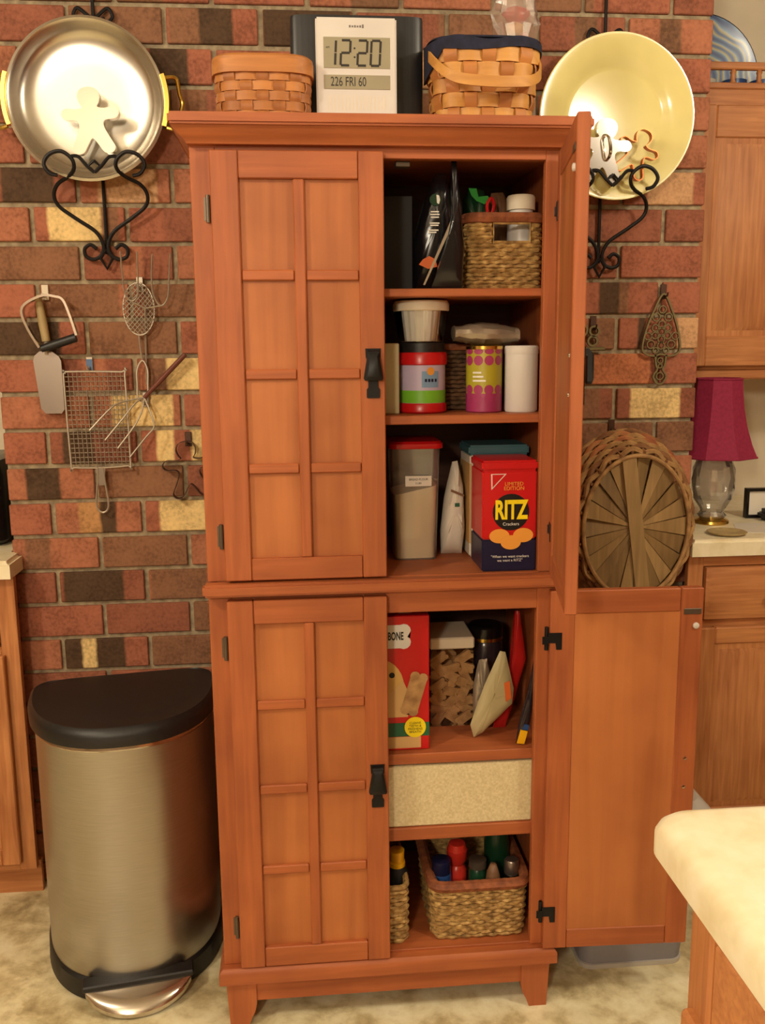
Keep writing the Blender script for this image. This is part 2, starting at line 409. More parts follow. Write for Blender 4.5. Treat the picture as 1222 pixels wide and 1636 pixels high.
# right of the chimney
bc = base_unit('base_cabinet', 'oak base cabinet with raised panel door under the lamp', 1.745, 2.30, -.07, 1.792, 2.30)
drawer(1.79, 2.255, -.089, .696, .836, bc, (1.962, .762))
raised_door(1.775, 2.27, -.092, .115, .674, bc, knob=(2.24, .62))
def worktop(outline, z0, z1):
    g = G(); c = Vector((sum(p[0] for p in outline)/len(outline), sum(p[1] for p in outline)/len(outline)))
    g.prismz(outline, z0, z1)
    es = [e for e in g.bm.edges if abs(e.verts[0].co.z-z1) < 1e-6 and abs(e.verts[1].co.z-z1) < 1e-6]
    bmesh.ops.bevel(g.bm, geom=es, offset=.009, segments=3, affect='EDGES')
    return g
ct = worktop([(1.742, -.098), (2.32, -.098), (2.32, YB-.003), (1.794, YB-.003), (1.794, -.006), (1.742, -.006)], .870, .914).build('countertop', M['counter'])
tag(ct, 'cream laminate countertop carrying the lamp with the red shade', 'countertop')
# left of the chimney
bl = base_unit('base_cabinet', 'oak base cabinet half hidden behind the steel trash can', -.62, .028, -.085, -.62, -.006)
drawer(-.57, -.02, -.104, .696, .836, bl, (-.3, .765))
raised_door(-.59, -.004, -.107, .115, .674, bl, knob=(-.56, .62))
cl = worktop([(-.64, -.112), (.030, -.112), (.030, -.006), (-.008, -.006), (-.008, YB-.003), (-.64, YB-.003)], .870, .914)
cl = cl.build('countertop', M['counter']); tag(cl, 'cream countertop end beside the brick wall above the trash can', 'countertop')
# wall cabinet above the right counter
uc = thing('wall_cabinet', 'oak wall cabinet with a gallery rail hung beside the brick wall', 'cabinet', (2.1, .42, 1.313))
U0, U1, UY = 1.80, 2.42, .25
G().box(U0, U1, UY+.02, YB-.004, 1.34, 1.980).build('carcass', M['oak_v'], uc)
G().box(U0, U1, UY+.004, UY+.03, 1.313, 1.342, .004).build('light_rail', M['oak_h'], uc)
for a, b in ((U0, U0+.03), (U1-.03, U1)): G().box(a, b, UY, UY+.02, 1.342, 2.105, .001).build('face_stile', M['oak_v'], uc)
for a, b in ((1.342, 1.368), (2.045, 2.105)): G().box(U0+.03, U1-.03, UY, UY+.02, a, b, .001).build('face_rail', M['oak_h'], uc)
raised_door(U0+.012, U1-.012, UY-.02, 1.352, 2.06, uc, knob=(U1-.04, 1.42), st=.085)
G().box(U0, U1, UY-.004, UY+.026, 2.105, 2.122, .003).build('top_rail', M['oak_h'], uc); G().box(U0, U1, UY+.02, YB-.004, 1.980, 1.992).build('top_board', M['oak_h'], uc)
gr = G().box(U0, U1, UY+.006, UY+.022, 2.158, 2.178, .003).build('gallery_rail', M['oak_h'], uc)
for x in (1.815, 1.876, 1.951, 2.026, 2.10, 2.175, 2.25, 2.325, 2.40):
    G().lathe([(.006, 2.120), (.0085, 2.126), (.006, 2.132), (.007, 2.14), (.006, 2.146), (.0085, 2.152), (.006, 2.158)], (x, UY+.014, 0), 12).build('spindle', M['oak_v'], gr)

# ---- kitchen island in the foreground
isl = thing('kitchen_island', 'oak kitchen island base standing under a thick cream worktop', 'island', (1.55, -1.9, 0))
IX, IY = 1.150, -1.462
G().box(IX+.012, 2.2, -2.6, IY-.012, .09, .866).build('carcass', M['oak_v'], isl)
G().box(IX+.05, 2.15, -2.55, IY-.05, 0, .09).build('plinth', M['oak_h'], isl)
G().box(IX, IX+.05, IY-.05, IY, .09, .866, .004).build('corner_post', M['oak_v'], isl)
G().box(IX, IX+.014, -2.6, IY-.05, .80, .866, .003).build('side_rail', M['oak_h'], isl)
G().box(IX+.004, IX+.016, -2.6, IY-.05, .70, .795, .003).build('drawer_front', M['oak_h'], isl)
G().box(IX-.012, IX+.014, -2.6, IY-.01, .66, .692, .005).build('side_moulding', M['oak_h'], isl)
def rounded_rect(x0, x1, y0, y1, r, n=8):
    out = []
    for cx, cy, a0 in ((x1-r, y1-r, 0), (x0+r, y1-r, 90), (x0+r, y0+r, 180), (x1-r, y0+r, 270)):
        for k in range(n+1):
            a = radians(a0+90*k/n); out.append((cx+r*cos(a), cy+r*sin(a)))
    return out
g = G(); rings = []
for ins, z in ((.006, .866), (0, .870), (0, .894), (.003, .902), (.009, .908), (.018, .911)):
    rings.append([(x, y, z) for x, y in rounded_rect(1.105+ins, 2.3-ins, -2.75+ins, -1.432-ins, .035)])
g.loft(rings)
it = g.build('island_top', M['counter']); tag(it, 'thick cream island worktop with rounded corner over oak base', 'countertop')
# ================================================================ PANTRY CABINET
X0, X1, FY, BY = .55, 1.247, -.588, -.19
pan = thing('pantry_cabinet', 'tall cherry pantry cabinet with its right-hand doors standing open', 'cabinet', (.8985, -.40, 0))
CV, CHZ, CI = M['cherry_v'], M['cherry_h'], M['cherry_in']
for a in (X0, X1-.018): G().box(a, a+.018, FY+.019, BY, .10, 1.77).build('side_panel', CV, pan)
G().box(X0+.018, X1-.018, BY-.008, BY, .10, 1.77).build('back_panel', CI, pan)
G().box(X0, X1, FY, BY, 1.770, 1.780).build('top_panel', CHZ, pan)
for za, zb in ((.968, 1.770), (.141, .943)):
    for a, b in ((X0, X0+.045), (X1-.044, X1)): G().box(a, b, FY, FY+.019, za, zb, .0012).build('face_stile', CV, pan)
G().box(X0+.045, X1-.044, FY, FY+.019, 1.753, 1.770, .001).build('face_rail', CHZ, pan)
G().box(X0+.045, X1-.044, FY, FY+.019, .893, .943, .001).build('face_rail', CHZ, pan)
for z0, z1 in ((1.508, 1.523), (1.265, 1.282), (.558, .581), (.386, .414)):
    G().box(X0+.018, X1-.018, -.565, BY-.008, z0, z1, .0015).build('shelf', CHZ, pan)
G().box(X0+.018, X1-.018, FY+.002, BY-.008, .946, .968, .001).build('middle_deck', CHZ, pan)
G().box(X0+.018, X1-.018, FY+.002, BY-.008, .128, .1465, .001).build('bottom_deck', CHZ, pan)
G().box(X0-.008, X1+.008, -.621, FY, .943, .968, .005, 2).build('middle_moulding', CHZ, pan)
# crown
cx0, cx1 = X0-.030, X1+.030
G().box(cx0, cx1, -.640, BY, 1.799, 1.819, .004, 2).build('crown_board', CHZ, pan)
g = G(); rings = []
for t, z in ((.002, 1.772), (.004, 1.776), (.012, 1.784), (.022, 1.793), (.026, 1.799)):
    rings.append([(X0-t, FY-.016-t, z), (X1+t, FY-.016-t, z), (X1+t, BY, z), (X0-t, BY, z)])
g.loft(rings).build('crown_moulding', CHZ, pan)
# base
g = G(); rings = []
for t, z in ((.010, .108), (.010, .132), (.006, .138), (.002, .141)):
    rings.append([(X0-t, FY-.014-t, z), (X1+t, FY-.014-t, z), (X1+t, BY, z), (X0-t, BY, z)])
g.loft(rings).build('base_moulding', CHZ, pan)
G().box(X0+.05, X1-.05, FY-.006, FY+.012, .056, .110, .001).build('apron', CHZ, pan)
for sgn, xe in ((1, X0+.003), (-1, X1-.003)):
    prof = [(0, .108), (.062, .108), (.062, .052), (.058, .034), (.050, .018), (.044, 0), (.006, 0)]
    G().prism([(xe+sgn*a, z) for a, z in prof], FY-.012, FY+.045).build('foot', CV, pan)
    G().prism([(xe+sgn*a, z) for a, z in prof], BY-.06, BY-.004).build('foot', CV, pan)
# catches under the top rails
for z in (1.744, .884):
    G().box(.925, .952, FY+.026, FY+.05, z, z+.010, .001).build('magnet_catch', M['hinge'], pan)

DW, DH, DT = .3114, .789, .021
def door_mesh_set(side):
    """parts of one door in hinge coordinates: hinge edge at x=0, door runs to side*DW, front at y=-DT"""
    s = side; out = []
    def bx(a, b): a, b = s*a, s*b; return (min(a, b), max(a, b))
    def add(nm, g, m): out.append((nm, g, m))
    xa, xb = bx(.046, DW-.044)
    add('door', G().box(xa, xb, -.0095, -.0025, .040, DH-.046), M['cherry_panel'])
    for a, b in ((0, .050), (DW-.046, DW)):
        p, q = bx(a, b); add('stile', G().box(p, q, -DT, 0, 0, DH, .0018), CV)
    p, q = bx(.0508, DW-.0468)
    add('rail', G().box(p, q, -DT+.0008, -.0003, 0, .043, .0018), CHZ); add('rail', G().box(p, q, -DT+.0008, -.0003, DH-.048, DH, .0018), CHZ)
    p, q = bx(.147, .1675); add('mullion', G().box(p, q, -DT+.001, -.0090, .0436, DH-.0486, .0022), CV)
    for z in (.5725, .3930, .2160):
        for a, b in ((.0508, .1464), (.1681, DW-.0468)):
            p, q = bx(a, b); add('muntin', G().box(p, q, -DT+.0035, -.0090, z-.0095, z+.0095, .0022), CHZ)
    hx = s*.2885; z0 = .347
    g = G(); o = [(-.0115, 0), (.0115, 0), (.0125, .002), (.0125, .016), (.0095, .020), (.0095, .040), (.0095, .072), (.0135, .074), (.0145, .092), (-.0145, .092), (-.0135, .074), (-.0095, .072), (-.0095, .040), (-.0095, .020), (-.0125, .016), (-.0125, .002)]
    g.prism([(hx+x, z0+z) for x, z in o], -DT-.003, -DT)
    g.tube([(hx-.011, -DT-.006, z0+.083), (hx+.011, -DT-.006, z0+.083)], .006, 12)
    add('handle_plate', g, M['black_metal'])
    g = G(); o1 = [(-.0105, .084), (.0105, .084), (.0185, .037), (.0165, .033), (-.0165, .033), (-.0185, .037)]
    g.loft([[(hx+x, -DT-.006, z0+z) for x, z in o1], [(hx+x*.98, -DT-.013, z0+z) for x, z in o1], [(hx+x*.6, -DT-.017, z0+.058+(z-.058)*.75) for x, z in o1]])
    add('pull', g, M['black_metal'])
    for zc in (.690, .085):
        g = G(); g.tube([(-s*.006, -.005, zc-.024), (-s*.006, -.005, zc+.024)], .0042, 10)
        if side > 0: g.box(-.014, -.004, -.0015, .0, zc-.020, zc+.020)
        else:
            g.prism([(s*-.004+s*x, zc+z) for x, z in ((0, .013), (.028, .013), (.028, -.022), (.017, -.022), (.015, -.008), (0, -.008))], 0, .0016)
            g.box(.004, .016, .001, .0035, zc-.010, zc+.006)
        add('hinge', g, M['hinge'] if side > 0 else M['black_metal'])
    if side < 0:
        ex = s*(DW-.022)
        add('catch_plate', G().box(ex-.018, ex+.018, 0, .0018, DH-.054, DH-.042, .0008), M['hinge'])
        add('bumper', G().lathe([(.0065, 0), (.0065, .003), (.004, .0045), (.0005, .005)], (s*(DW-.014), 0, DH-.078), 16, 'y'), M['white'])
        for z in (.425, .362): add('screw', G().lathe([(.0042, 0), (.0036, .0018), (.0005, .0028)], (s*.2885, 0, z), 14, 'y'), M['steel'])
    return [(nm, g.mesh(nm, m), m) for nm, g, m in out]
LSET, RSET = door_mesh_set(1), door_mesh_set(-1)
def hang(dset, loc, rz, lab):
    d = None
    for nm, me, m in dset:
        if d is None:
            d = part(nm, me, pan, Vector(loc)-pan.location, (0, 0, rz)); d['label'] = lab
        else: part(nm, me, d)
ZU, ZL = .9727, .1437
hang(LSET, (.5864, FY, ZU), 0, 'closed upper cabinet door with small window-pane bars')
hang(LSET, (.5864, FY, ZL), 0, 'closed lower cabinet door with small window-pane bars')
hang(RSET, (1.222, -.600, ZU), radians(180-100.6), 'upper cabinet door swung open towards the viewer')
hang(RSET, (1.225, -.611, ZL), radians(178), 'lower cabinet door folded fully open showing its flat back')

# ================================================================ TRASH CAN
tc_ = thing('trash_can', 'half-round brushed steel step trash can with black lid', 'trash can', (.325, -.34, 0), rot=(0, 0, radians(9)))
def dshape(cx, yb, a, d, n=40, e=2.35, corner=.05):
    """D outline: flat back at yb, bulging to yb-d in front"""
    pts = []
    for k in range(n+1):
        t = pi*k/n; c, s_ = cos(t), sin(t)
        pts.append((cx-a*math.copysign(abs(c)**(2/e), c), yb-corner-(d-corner)*abs(s_)**(2/e)))
    for k in range(1, 7):
        t = (pi/2)*k/7; pts.append((cx+a-corner*.9*(1-cos(t)), yb-corner+corner*sin(t)))
    pts.append((cx+a-corner, yb)); pts.append((cx, yb)); pts.append((cx-a+corner, yb))
    for k in range(6, 0, -1):
        t = (pi/2)*k/7; pts.append((cx-a+corner*.9*(1-cos(t)), yb-corner+corner*sin(t)))
    return pts
def brushed():
    m, N, Lk, B = nt('brushed_steel')
    B.inputs['Metallic'].default_value = 1
    v = coords(N, Lk, (6, 6, 260), False); n = N.new('ShaderNodeTexNoise'); n.inputs['Scale'].default_value = 3; n.inputs['Detail'].default_value = 3; Lk.new(v, n.inputs['Vector'])
    r = ramp(N, [(.3, S(174, 170, 164)), (.7, S(186, 182, 176))]); Lk.new(n.outputs['Fac'], r.inputs[0]); Lk.new(r.outputs[0], B.inputs['Base Color'])
    B.inputs['Roughness'].default_value = .30; B.inputs['Anisotropic'].default_value = .7
    t = N.new('ShaderNodeTangent'); t.direction_type = 'RADIAL'; t.axis = 'Z'; Lk.new(t.outputs[0], B.inputs['Tangent'])
    return m
M['brushed'] = brushed()
TX, TY = .325, -.165
ring = lambda a, d, z, yb=TY: [(x, y, z) for x, y in dshape(TX, yb, a, d)]
G().loft([ring(.2015, .325, .050), ring(.2015, .325, .590)]).build('body', M['brushed'], tc_)
G().loft([ring(.2035, .329, .585), ring(.2055, .331, .589), ring(.2045, .330, .594)]).build('collar', M['steel'], tc_)
G().loft([ring(.204, .331, .002), ring(.208, .336, .006), ring(.206, .333, .048), ring(.202, .327, .054)]).build('base_ring', M['black_plastic'], tc_)
G().loft([ring(.206, .333, .596), ring(.2125, .342, .600), ring(.2135, .343, .622), ring(.210, .338, .633), ring(.203, .329, .639), ring(.198, .322, .637), ring(.17, .28, .640)]).build('lid', M['black_plastic'], tc_)
g = G(); rg = []
for f, dz in ((0, 0), (.25, -.003), (.5, -.008), (.75, -.015), (.92, -.023), (1.0, -.031)):
    rg.append([(TX+.003+.114*u, -.500-.062*f*(1-u*u)**.7, .048+dz*(1-u*u)**.5) for u in [-.985+1.97*k/20 for k in range(21)]])
bot = [[(x, y+.004, max(.006, z-.012)) for x, y, z in r_] for r_ in rg]
for i in range(len(rg)-1):
    for k in range(20):
        g.bm.faces.new([g.bm.verts.new(p) for p in (rg[i][k], rg[i][k+1], rg[i+1][k+1], rg[i+1][k])])
        g.bm.faces.new([g.bm.verts.new(p) for p in (bot[i][k], bot[i+1][k], bot[i+1][k+1], bot[i][k+1])])
for k in range(20): g.bm.faces.new([g.bm.verts.new(p) for p in (rg[-1][k], rg[-1][k+1], bot[-1][k+1], bot[-1][k])])
bmesh.ops.remove_doubles(g.bm, verts=g.bm.verts[:], dist=1e-5)
g.build('pedal', M['steel'], tc_)
G().box(TX-.116, TX+.122, -.506, -.468, .044, .058, .003).build('pedal_housing', M['black_plastic'], tc_)
# ================================================================ THINGS HUNG ON THE BRICK WALL
GH = [(0, 1.0), (.12, .97), (.175, .87), (.15, .76), (.115, .70), (.22, .675), (.38, .69), (.45, .61), (.39, .52), (.22, .50), (.19, .40), (.27, .22), (.335, .08), (.27, .0), (.16, .02), (.08, .14), (0, .235)]
def ginger(cx, cz, h, rot=0):
    pts = GH+[(-x, z) for x, z in GH[-2:0:-1]]
    P = smooth_path([(x, z, 0) for x, z in pts], 3, True)
    c, s_ = cos(rot), sin(rot)
    return [(cx+h*(p.x*c-(p.y-.5)*s_), cz+h*(p.x*s_+(p.y-.5)*c)) for p in P]

# ---- steel paella pan
sp_ = thing('paella_pan', 'round polished steel pan with brass handles propped on wall rack', 'pan', (.270, -.04, 1.795))
prof = [(.0005, -.0335), (.04, -.0338), (.08, -.0348), (.115, -.0365), (.142, -.041), (.156, -.052), (.166, -.072), (.172, -.076), (.178, -.074), (.178, -.070), (.170, -.066), (.160, -.046), (.145, -.030), (.115, -.026), (.0005, -.026)]
M['pan'] = plain('pan_steel', S(214, 208, 196), .27, 1)
G().lathe(prof, (.270, 0, 1.975), 72, 'y').build('dish', M['pan'], sp_, sharp=50)
for sg in (1, -1):
    g = G()
    arc = [(.270+sg*.182*cos(a), 1.975+.182*sin(a)) for a in [radians(-18+36*k/10) for k in range(11)]]
    g.strip(arc, -.078, -.060, .009, closed=False)
    q = lambda dx, dz, y: (.270+sg*dx, y, 1.975+dz)
    g.tube(smooth_path([q(.178, .050, -.068), q(.196, .052, -.066), q(.205, .046, -.062), q(.208, .020, -.052), q(.213, .0, -.046), q(.208, -.025, -.050), q(.205, -.055, -.060), q(.196, -.062, -.066), q(.178, -.058, -.068)], 5), .0048, 8)
    g.build('handle', M['brass'], sp_)

def plate_rack(cx, dz, label):
    r = thing('plate_rack', label, 'plate rack', (cx, -.005, 1.61+dz))
    P = lambda x, z, y: (cx+x, y, z+dz)
    g = G().tube([P(0, 1.64, -.008), P(0, 1.9, -.008), P(0, 2.26, -.008)], .0042, 8); g.build('back_bar', M['iron'], r)
    for s in (1, -1):
        pts = [(-.022, 1.652, -.018), (-.036, 1.662, -.018), (-.050, 1.652, -.018), (-.047, 1.634, -.018), (-.028, 1.628, -.018), (-.010, 1.640, -.018), (-.006, 1.662, -.019), (-.022, 1.692, -.022), (-.066, 1.722, -.028), (-.100, 1.748, -.034), (-.107, 1.772, -.042), (-.094, 1.794, -.054), (-.064, 1.808, -.072), (-.048, 1.822, -.088), (-.050, 1.842, -.094), (-.072, 1.858, -.096), (-.098, 1.852, -.096), (-.112, 1.832, -.096), (-.102, 1.812, -.096), (-.084, 1.806, -.096)]
        g = G().tube(smooth_path([P(s*x, z, y) for x, z, y in pts], 5), .0045, 8); g.build('scroll_arm', M['iron'], r)
        g = G().tube(smooth_path([P(0, 1.812, -.100), P(s*.016, 1.826, -.100), P(s*.034, 1.846, -.098), P(s*.050, 1.848, -.095)], 5), .0040, 8); g.build('front_bar', M['iron'], r)
        g = G().tube([P(s*.0, 1.838, -.1), P(s*.013, 1.826, -.1), P(0, 1.812, -.1)], .0035, 7); g.build('leaf_bar', M['iron'], r)
        g = G().tube(smooth_path([P(0, 2.16, -.012), P(s*.012, 2.172, -.012), P(s*.034, 2.188, -.012), P(s*.044, 2.170, -.012), P(s*.030, 2.156, -.012), P(s*.022, 2.168, -.012)], 5), .0042, 8); g.build('top_scroll', M['iron'], r)
    g = G().tube([P(0, 1.650, -.018), P(-.014, 1.630, -.018), P(0, 1.606, -.018), P(.014, 1.630, -.018)], .0042, 8, closed=True); g.build('bottom_leaf', M['iron'], r)
plate_rack(.285, 0, 'black wrought iron scroll rack holding the steel pan')
plate_rack(1.497, -.022, 'black wrought iron scroll rack holding the yellow platter')

c = thing('cookie_cutter', 'shiny steel gingerbread man cutter standing in the steel pan', 'cookie cutter', (.281, -.09, 1.855), 'gingerbread cutters')
o = ginger(.283, 1.925, .142, .06)
G().prism(o, -.0955, -.094).build('backing', M['steel'], c); G().strip(o, -.094, -.078, .0014).build('cutting_edge', M['steel'], c)

yp = thing('yellow_platter', 'large round glossy yellow platter propped on the wall rack', 'platter', (1.516, -.04, 1.765))
M['yellow'] = plain('yellow_glaze', S(234, 220, 146), .16, coat=.4)
prof = [(.0005, -.034), (.112, -.034), (.124, -.037), (.134, -.045), (.150, -.050), (.186, -.062), (.1915, -.062), (.1915, -.058), (.150, -.044), (.120, -.028), (.0005, -.026)]
G().lathe(prof, (1.516, 0, 1.955), 72, 'y').build('dish', M['yellow'], yp, sharp=60)
c = thing('cookie_cutter', 'steel gingerbread cutter with strap handle leaning on yellow platter', 'cookie cutter', (1.475, -.09, 1.80), 'gingerbread cutters')
o = ginger(1.476, 1.872, .145, -.10)
G().prism(o, -.0935, -.092).build('backing', M['steel'], c); G().strip(o, -.092, -.074, .0014).build('cutting_edge', M['steel'], c)
G().tube(smooth_path([(1.474, -.094, 1.905), (1.478, -.112, 1.898), (1.483, -.116, 1.875), (1.484, -.110, 1.858), (1.482, -.094, 1.850)], 5), .004, 8).build('strap_handle', M['steel'], c)
c = tag(G().strip(ginger(1.558, 1.868, .112, -.42), -.092, -.074, .002).build('cookie_cutter', M['copper']), 'small copper gingerbread outline cutter leaning on yellow platter', 'cookie cutter', 'gingerbread cutters')

def hook(x, z, label, m, tagc=None):
    h = thing('wall_hook', label, 'hook', (x, -.002, z-.018))
    G().box(x-.008, x+.008, -.006, -.001, z-.018, z+.018, .001).build('clip_plate', m, h)
    G().tube([(x, -.006, z-.006), (x, -.014, z-.012), (x, -.030, z-.012), (x, -.034, z-.004)], .0022, 7).build('prong', m, h)
    if tagc: G().box(x-.0075, x+.0075, -.0075, -.006, z-.014, z+.012).build('tape', tagc, h)
M['tape'] = plain('blue_tape', S(88, 118, 160), .6)
hook(.132, 1.552, 'small pale metal wall clip above the pastry blender', M['cream'])
hook(.226, 1.380, 'small wall clip with blue tape above the wire grill', M['steel_wire'], M['tape'])
hook(.357, 1.570, 'small metal wall clip behind the wire skimmer', M['steel_wire'])
hook(.357, 1.292, 'small metal wall clip holding the rusty-handled claw', M['steel_wire'])
hook(.456, 1.192, 'small dark wall clip above the brown cookie cutter', M['dark_tin'])
hook(1.672, 1.548, 'small dark wall clip above the leaf-shaped trivet', M['dark_tin'])
hook(1.490, 1.470, 'small wall clip above the half hidden trivet', M['dark_tin'])
hook(1.547, 1.205, 'small dark wall clip above the round woven basket', M['dark_tin'])

s = thing('icing_spatula', 'broad grey metal spatula with a pale wooden handle', 'spatula', (.128, -.02, 1.26))
M['pale_wood'] = wood('pale_wood', S(150, 128, 84), S(190, 166, 116), 'z')
G().tube([(.119, -.022, 1.545), (.121, -.022, 1.525), (.126, -.022, 1.48), (.131, -.022, 1.436)], [.004, .009, .011, .010], 12).build('handle', M['pale_wood'], s)
G().tube([(.131, -.022, 1.438), (.130, -.020, 1.404)], .006, 10).build('ferrule', M['steel_wire'], s)
M['blade'] = plain('grey_blade', S(150, 138, 128), .34, .9)
G().prism([(.113, 1.412), (.142, 1.412), (.158, 1.400), (.163, 1.388), (.1635, 1.272), (.156, 1.262), (.118, 1.262), (.108, 1.274), (.097, 1.390), (.101, 1.402)], -.0235, -.0215).build('blade', M['blade'], s)
b = thing('pastry_blender', 'pastry blender with arched steel band and black handle', 'kitchen tool', (.148, -.045, 1.42))
G().tube([(.124, -.045, 1.418), (.150, -.045, 1.426), (.207, -.045, 1.444)], [.0085, .0105, .0105], 14).build('handle', M['black_plastic'], b)
o = [(p.x, p.y) for p in smooth_path([(.122, 1.421, 0), (.100, 1.462, 0), (.087, 1.502, 0), (.098, 1.524, 0), (.137, 1.542, 0), (.166, 1.540, 0), (.184, 1.532, 0), (.197, 1.498, 0), (.210, 1.449, 0)], 5)]
G().strip(o, -.056, -.036, .0055, closed=False).build('band', M['steel'], b)

k = thing('wire_skimmer', 'oval wire mesh skimmer with a looped wire handle', 'skimmer', (.355, -.02, 1.285))
EC = (.355, 1.511); EA, EB = .037, .062
el = [(EC[0]+EA*cos(2*pi*i/32), -.024, EC[1]+EB*sin(2*pi*i/32)) for i in range(32)]
G().tube(el, .0020, 7, closed=True).build('hoop', M['steel_wire'], k)
g = G()
for sg in (1, -1):
    for c0 in [(-.075+.0125*i) for i in range(13)]:
        # line x-EC = t, z-EC = sg*1.15*t + c0 clipped to the oval
        mm = sg*1.15; A = 1/EA**2+mm*mm/EB**2; Bq = 2*mm*c0/EB**2; Cq = c0*c0/EB**2-1; D = Bq*Bq-4*A*Cq
        if D <= 0: continue
        t0, t1 = (-Bq-D**.5)/(2*A), (-Bq+D**.5)/(2*A)
        g.tube([(EC[0]+t, -.024+.006*cos(pi*t/EA/2)-.006, EC[1]+mm*t+c0) for t in [t0+(t1-t0)*i/4 for i in range(5)]], .0011, 5)
tag(g.build('mesh', M['steel_wire'], k), kind='stuff')
g = G().tube([(.352, -.024, 1.449), (.353, -.022, 1.42), (.356, -.020, 1.388)], .0024, 7)
g.tube(smooth_path([(.356, -.020, 1.388), (.342, -.020, 1.366), (.3405, -.020, 1.33), (.340, -.020, 1.300), (.352, -.020, 1.287), (.364, -.020, 1.300), (.366, -.020, 1.33), (.367, -.020, 1.366)], 4, True), .0024, 7, closed=True)
g.build('handle', M['steel_wire'], k)
f = thing('wire_fork', 'wire fork with four upturned prongs hanging behind the skimmer', 'fork', (.385, -.04, 1.33))
G().tube(smooth_path([(.328, -.075, 1.640), (.3265, -.055, 1.585), (.327, -.045, 1.552), (.340, -.042, 1.529), (.357, -.045, 1.542), (.362, -.055, 1.585), (.366, -.075, 1.640)], 5), .0021, 6).build('prong_pair', M['steel_wire'], f)
G().tube(smooth_path([(.401, -.075, 1.634), (.394, -.055, 1.585), (.394, -.045, 1.545), (.409, -.042, 1.518), (.427, -.045, 1.534), (.435, -.055, 1.585), (.443, -.075, 1.636)], 5), .0021, 6).build('prong_pair', M['steel_wire'], f)
G().tube([(.340, -.042, 1.529), (.372, -.034, 1.512), (.409, -.042, 1.518)], .0018, 6).build('cross_wire', M['steel_wire'], f)
G().tube([(.372, -.034, 1.512), (.366, -.012, 1.46), (.362, -.010, 1.33)], .0024, 7).build('stem', M['steel_wire'], f)

gr_ = thing('wire_grill', 'rectangular wire grill rack with a looped handle at its foot', 'wire grill', (.24, -.02, 1.012))
co = smooth_path([(.170, -.022, 1.358), (.166, -.022, 1.350), (.170, -.022, 1.135), (.176, -.022, 1.128), (.240, -.022, 1.126), (.308, -.022, 1.130), (.314, -.022, 1.138), (.312, -.022, 1.354), (.306, -.022, 1.361), (.176, -.022, 1.363)], 3, True)
G().tube(co, .0026, 7, closed=True).build('rim', M['steel_wire'], gr_)
g = G()
for i in range(1, 14):
    t = i/14; g.tube([(.1665+.1455*t, -.0225, 1.361), (.172+.141*t, -.0225, 1.129)], .0010, 5)
for i in range(1, 20):
    t = i/20; z = 1.362-.233*t; g.tube([(.1665+.005*t, -.0205, z), (.312+.0015*t, -.0205, z)], .0010, 5)
tag(g.build('wire_mesh', M['steel_wire'], gr_), kind='stuff')
G().prism([(.228, 1.128), (.252, 1.128), (.248, 1.082), (.234, 1.082)], -.0235, -.0215).build('handle_plate', M['blade'], gr_)
G().tube(smooth_path([(.234, -.0225, 1.128), (.231, -.0225, 1.09), (.225, -.0225, 1.045), (.228, -.0225, 1.022), (.240, -.0225, 1.013), (.252, -.0225, 1.022), (.254, -.0225, 1.045), (.249, -.0225, 1.09), (.246, -.0225, 1.128)], 4), .0026, 7).build('handle_loop', M['steel_wire'], gr_)

cw = thing('meat_claw', 'four-tined wire claw with a rusty brown handle', 'kitchen tool', (.34, -.03, 1.155))
G().tube([(.461, -.028, 1.402), (.40, -.028, 1.341), (.357, -.028, 1.298)], [.0062, .0065, .005], 10).build('handle', M['rust'], cw)
for pts in ([(.230, -.07, 1.223), (.281, -.05, 1.276), (.312, -.035, 1.290), (.357, -.028, 1.298)], [(.266, -.075, 1.199), (.310, -.055, 1.252), (.336, -.04, 1.285), (.357, -.028, 1.298)],
            [(.295, -.075, 1.179), (.335, -.055, 1.232), (.352, -.04, 1.268), (.357, -.028, 1.298)], [(.322, -.075, 1.156), (.360, -.055, 1.203), (.379, -.045, 1.226), (.374, -.035, 1.252), (.357, -.028, 1.298)]):
    G().tube(smooth_path(pts, 4), .0022, 6).build('tine', M['steel_wire'], cw)
tag(G().strip(ginger(.456, 1.118, .140, .1), -.032, -.012, .0018).build('cookie_cutter', M['dark_tin']), 'brown tin gingerbread cutter hung low beside the pantry', 'cookie cutter', 'gingerbread cutters')

# ---- leaf shaped brass trivet
t = thing('brass_trivet', 'leaf-shaped openwork brass trivet hanging point up', 'trivet', (1.668, -.015, 1.312))
out = [(p.x, p.y) for p in smooth_path([(1.669, 1.542, 0), (1.645, 1.500, 0), (1.626, 1.450, 0), (1.618, 1.405, 0), (1.630, 1.390, 0), (1.650, 1.386, 0), (1.667, 1.390, 0), (1.690, 1.386, 0), (1.708, 1.390, 0), (1.718, 1.405, 0), (1.711, 1.450, 0), (1.693, 1.500, 0)], 5, True)]
G().strip(out, -.017, -.009, .0045).build('rim', M['old_brass'], t)
def ringpts(cx, cz, r, n=14): return [(cx+r*cos(2*pi*i/n), cz+r*sin(2*pi*i/n)) for i in range(n)]
for cx, cz, r in [(1.667, 1.447, .0095)]+[(1.667+.019*cos(a), 1.447+.019*sin(a), .0085) for a in [radians(30+60*i) for i in range(6)]]+[(1.640, 1.415, .010), (1.694, 1.415, .010), (1.667, 1.412, .009), (1.653, 1.400, .007), (1.681, 1.400, .007), (1.652, 1.484, .010), (1.684, 1.484, .010), (1.668, 1.503, .009), (1.632, 1.436, .009), (1.704, 1.436, .009)]:
    G().strip(ringpts(cx, cz, r), -.016, -.010, .0030).build('tracery_ring', M['old_brass'], t)
